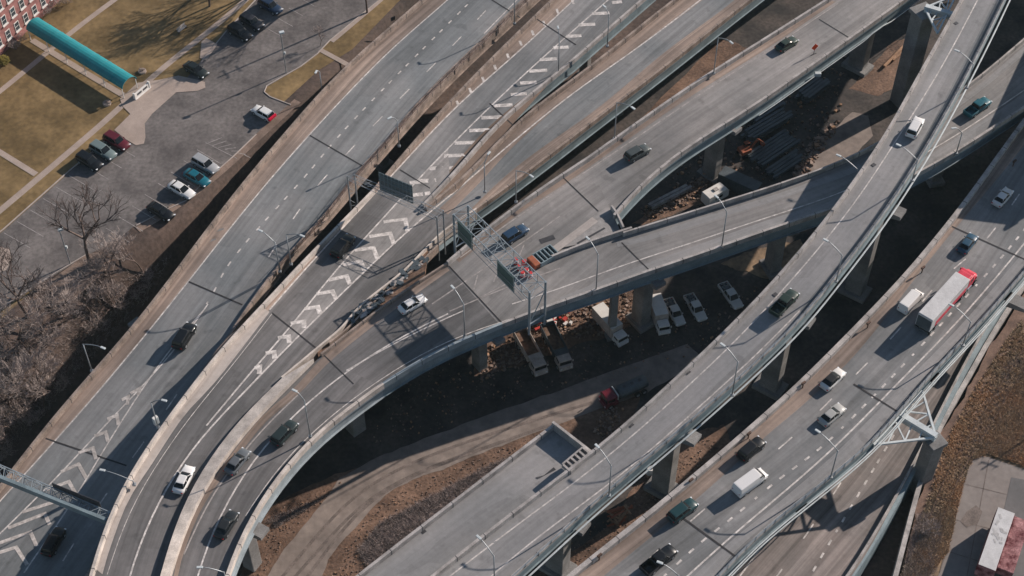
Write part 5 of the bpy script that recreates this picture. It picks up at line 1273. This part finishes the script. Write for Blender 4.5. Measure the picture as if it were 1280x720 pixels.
GA = empty('sign_gantry', (q0.x, q0.y, 15), 0, 'pale steel truss sign bridge with green signs over the merging ramps', 'sign gantry')
lattice(MB(), (q0, q2), (q1, q3), 10, .06, depth=1.9).build('truss', 'steel_blue', GA, world=True)
for p in (q0, q1, q2, q3):
    MB().tube([p, Vector((p.x, p.y, 12.6))], .2, 10).build('leg', 'steel_blue', GA, world=True)
b = MB()
for p, q in ((q0, q1), (q2, q3)):
    P0, Q0 = Vector((p.x, p.y, 15)), Vector((q.x, q.y, 15)); b.bar(P0, q-Vector((0, 0, 1.9)), .12); b.bar(Q0, Q0.lerp(P0, 1), .2)
b.build('brace', 'steel_blue', GA, world=True)
d = (q2-q0).normalized(); nrm = Vector((d.y, -d.x, 0))*.25
nrm = nrm if nrm.x < 0 else -nrm
for t0, t1, nm in ((.07, .27, 'sign_panel'), (.60, .82, 'sign_panel')):
    a = q0.lerp(q2, t0)+nrm; c = q0.lerp(q2, t1)+nrm; m_ = (a+c)/2; L = (c-a).length; an = math.atan2(d.y, d.x)
    s_ = MB().box(m_+Vector((0, 0, -1.7)), (L, .1, 3.6), an).build('sign_panel', 'sign_green', GA, world=True)
    b = MB()
    for zz in (-3.4, 0.0): b.box(m_+nrm*.24+Vector((0, 0, zz)), (L*.96, .02, .07), an)
    for e in (a, c): b.box(e.lerp(m_, .04)+nrm*.24+Vector((0, 0, -1.7)), (.07, .02, 3.4), an)
    bo = b.build('border', 'white_trim', GA, world=True)
    b = MB()
    for k in range(4): e = a.lerp(c, (k+.5)/4); b.box(e-nrm*.3+Vector((0, 0, -1.7)), (.08, .12, 3.8), an)
    b.build('sign_bracket', 'galvanised', GA, world=True)
b = MB(); dn = Vector((0, 0, -1.9)); w2 = nrm.normalized()*1.0
b.bar(q0.lerp(q2, .02)+dn+w2, q0.lerp(q2, .98)+dn+w2, .06); b.bar(q0.lerp(q2, .02)+dn+w2*.4, q0.lerp(q2, .98)+dn+w2*.4, .06)
b.build('catwalk', 'galvanised', GA, world=True)
# gantry over the chevron road (seen from behind)
zt = 17.6
a0, a1, b0, b1 = P(434, 220, zt), P(546, 271, zt), P(443, 218, zt), P(554, 263, zt)
GB = empty('sign_gantry', (a0.x, a0.y, 8), 0, 'slim sign gantry over the chevrons with a grey ribbed sign back', 'sign gantry')
lattice(MB(), (a0, a1), (b0, b1), 5, .032, depth=.9).build('truss', 'galvanised', GB, world=True)
for p in (a0, b0, a1, b1): MB().tube([p, Vector((p.x, p.y, 7.0 if p in (a1, b1) else 8.2))], .13, 8).build('leg', 'galvanised', GB, world=True)
b = MB()
for p, q in ((a0, b0), (a1, b1)):
    for k in range(5): b.bar(p-Vector((0, 0, 1.2+k*1.5)), q-Vector((0, 0, 2.7+k*1.5 if k % 2 else 1.2+k*1.5)), .06)
b.build('leg_brace', 'galvanised', GB, world=True)
s0, s1 = P(474, 226, zt-.6), P(516, 243.5, zt-.6); d = (s1-s0).normalized(); an = math.atan2(d.y, d.x); m_ = (s0+s1)/2; L = (s1-s0).length
MB().box(m_, (L, .1, 4.2), an).build('sign_panel', 'sign_back', GB, world=True)
b = MB(); nn = Vector((d.y, -d.x, 0))*.1
for k in range(9): b.box(s0.lerp(s1, (k+.5)/9)+nn, (.07, .1, 4.2), an)
for zz in (-1.5, -.5, .5, 1.5): b.box(m_+nn+Vector((0, 0, zz)), (L, .08, .06), an)
b.build('sign_rib', 'fascia_steel', GB, world=True)
# gantry at lower left
zt = 15.2
a0, a1, b0, b1 = P(-120, 548, zt), P(133, 650, zt), P(-120, 529, zt), P(137, 640, zt)
GC = empty('sign_gantry', (a1.x, a1.y, 7.5), 0, 'blue-grey truss gantry crossing the leftmost road at the lower left corner', 'sign gantry')
lattice(MB(), (a0, a1), (b0, b1), 22, .06, depth=.8).build('truss', 'steel_blue', GC, world=True)
m_ = (a0+a1)/2; d = a1-a0; an = math.atan2(d.y, d.x); MB().box(m_+Vector((0, 0, -.35)), (d.length, .5, 1.15), an).build('walkway_beam', 'fascia_steel', GC, world=True)
for p in (a0, b0, a1, b1): MB().tube([p, Vector((p.x, p.y, 3))], .2, 10).build('leg', 'steel_blue', GC, world=True)
s0, s1 = b0.lerp(b1, .735), b0.lerp(b1, .955); MB().box((s0+s1)/2+Vector((0, .25, .2)), ((s1-s0).length, .1, 1.6), an).build('sign_panel', 'steel_dark', GC, world=True)

# ------------------------------------------------------------------ outrigger bents with steel bracing
def outrigger(root, top, zt, edge_a, edge_b, ze, inner, m='truss_pale', colw=2.2):
    T = P(*top, zt); A_ = P(*edge_a, ze); B_ = P(*edge_b, ze); I = P(*inner, zt-.3)
    b = MB(); b.box((T.x, T.y, (zt-1.2)/2-.3), (colw, colw, zt-1.2+.6), .5, bev=.12); b.box((T.x, T.y, zt-1.0), (colw*1.25, colw*1.25, .8), .5, bev=.1)
    b.build('pier', 'pier_concrete', root, world=True)
    b = MB(); b.bar(T, I, .9, 1.3); b.build('cross_beam', m, root, world=True)
    b = MB()
    for E_ in (A_, B_):
        b.bar(T, E_, .32); M1 = T.lerp(I, .5); b.bar(T.lerp(E_, .5), M1, .2); b.bar(T.lerp(E_, .5), I, .22); b.bar(T.lerp(E_, .78), M1.lerp(I, .5), .18); b.bar(T.lerp(E_, .28), T.lerp(I, .28), .18)
    b.bar(A_, B_, .3); b.build('bracing', m, root, world=True)
outrigger(G, (1170, 547), 13.6, (1153, 489), (1092, 556), 13.8, (1112, 512))
outrigger(E, (1156, 10), 22.5, (1195, -6), (1172, 42), 22.5, (1190, 20), colw=3.0)
#outrigger(G, (1300, 392), 13.6, (1290, 345), (1238, 400), 13.8, (1256, 370))
#outrigger(E, (1003, 440), 18.5, (1015, 400), (965, 445), 20, (985, 418), colw=2.0)
# ------------------------------------------------------------------ crash cushion, barrels at the nose
a, c = PZ(672, 328, ZC), PZ(692, 316, ZC); d = c-a; an = math.atan2(d.y, d.x); m_ = (a+c)/2
o = empty('crash_cushion', m_, an, 'grey bay-framed crash cushion with orange nose beside the green sign bridge', 'crash cushion')
L = d.length+.4
b = MB()
for s_ in (-1.15, 1.15): b.box((0, s_, .5), (L, .15, .9), bev=.03)
for k in range(6): b.box((-L/2+k*L/5, 0, .45), (.18, 2.3, .8))
b.build('frame', 'fascia_steel', o); MB().box((0, 0, .2), (L, 2.2, .2)).build('cartridge', 'steel_dark', o)
MB().box((-L/2-.6, 0, .5), (1.1, 2.2, .95), bev=.15).build('nose', 'orange', o)
for k, (x, y) in enumerate(((655, 331), (650, 337), (658, 341), (663, 346), (645, 329), (653, 345))):
    p = PZ(x, y, ZC); o = empty('traffic_barrel', p, 0, 'red and white striped barrel in the cluster under the green sign bridge', 'barrel', 'striped barrels at the nose')
    MB().tube([(0, 0, 0), (0, 0, 1.0)], [.42, .34], 12).build('body', paint('paint_barrel', (.5, .05, .05)), o)
    b = MB()
    for z in (.3, .65): b.tube([(0, 0, z), (0, 0, z+.16)], [.405, .395], 12)
    b.build('stripe', 'white_trim', o)
# graffiti on fascia wall of H under G
for px0, px1, zz, lab in (((1214, 428), (1188, 470), 1.2, 'pink graffiti-covered panel wall under the multi-lane road railing'), ((965, 650), (948, 684), 1.2, 'pink graffiti-covered panel wall under the multi-lane road at the bottom')):
    a, c = P(*px0, 11), P(*px1, 11); d = c-a; m_ = (a+c)/2
    pass

# ------------------------------------------------------------------ thin haze volume added to lift the dark shadows
b = MB(); b.box((0, 50, (213-12)/2), (1400, 900, 225)); hz = b.build('lift_haze', 'asphalt_grey'); tag(hz, kind='stuff')
hm = bpy.data.materials.new('lift_haze'); hm.use_nodes = True; t = hm.node_tree; t.nodes.remove(t.nodes['Principled BSDF'])
pv = t.nodes.new('ShaderNodeVolumePrincipled'); pv.inputs['Density'].default_value = .00004; pv.inputs['Color'].default_value = (.72, .95, 1.0, 1)
t.links.new(pv.outputs[0], t.nodes['Material Output'].inputs['Volume']); hz.data.materials.clear(); hz.data.materials.append(hm)
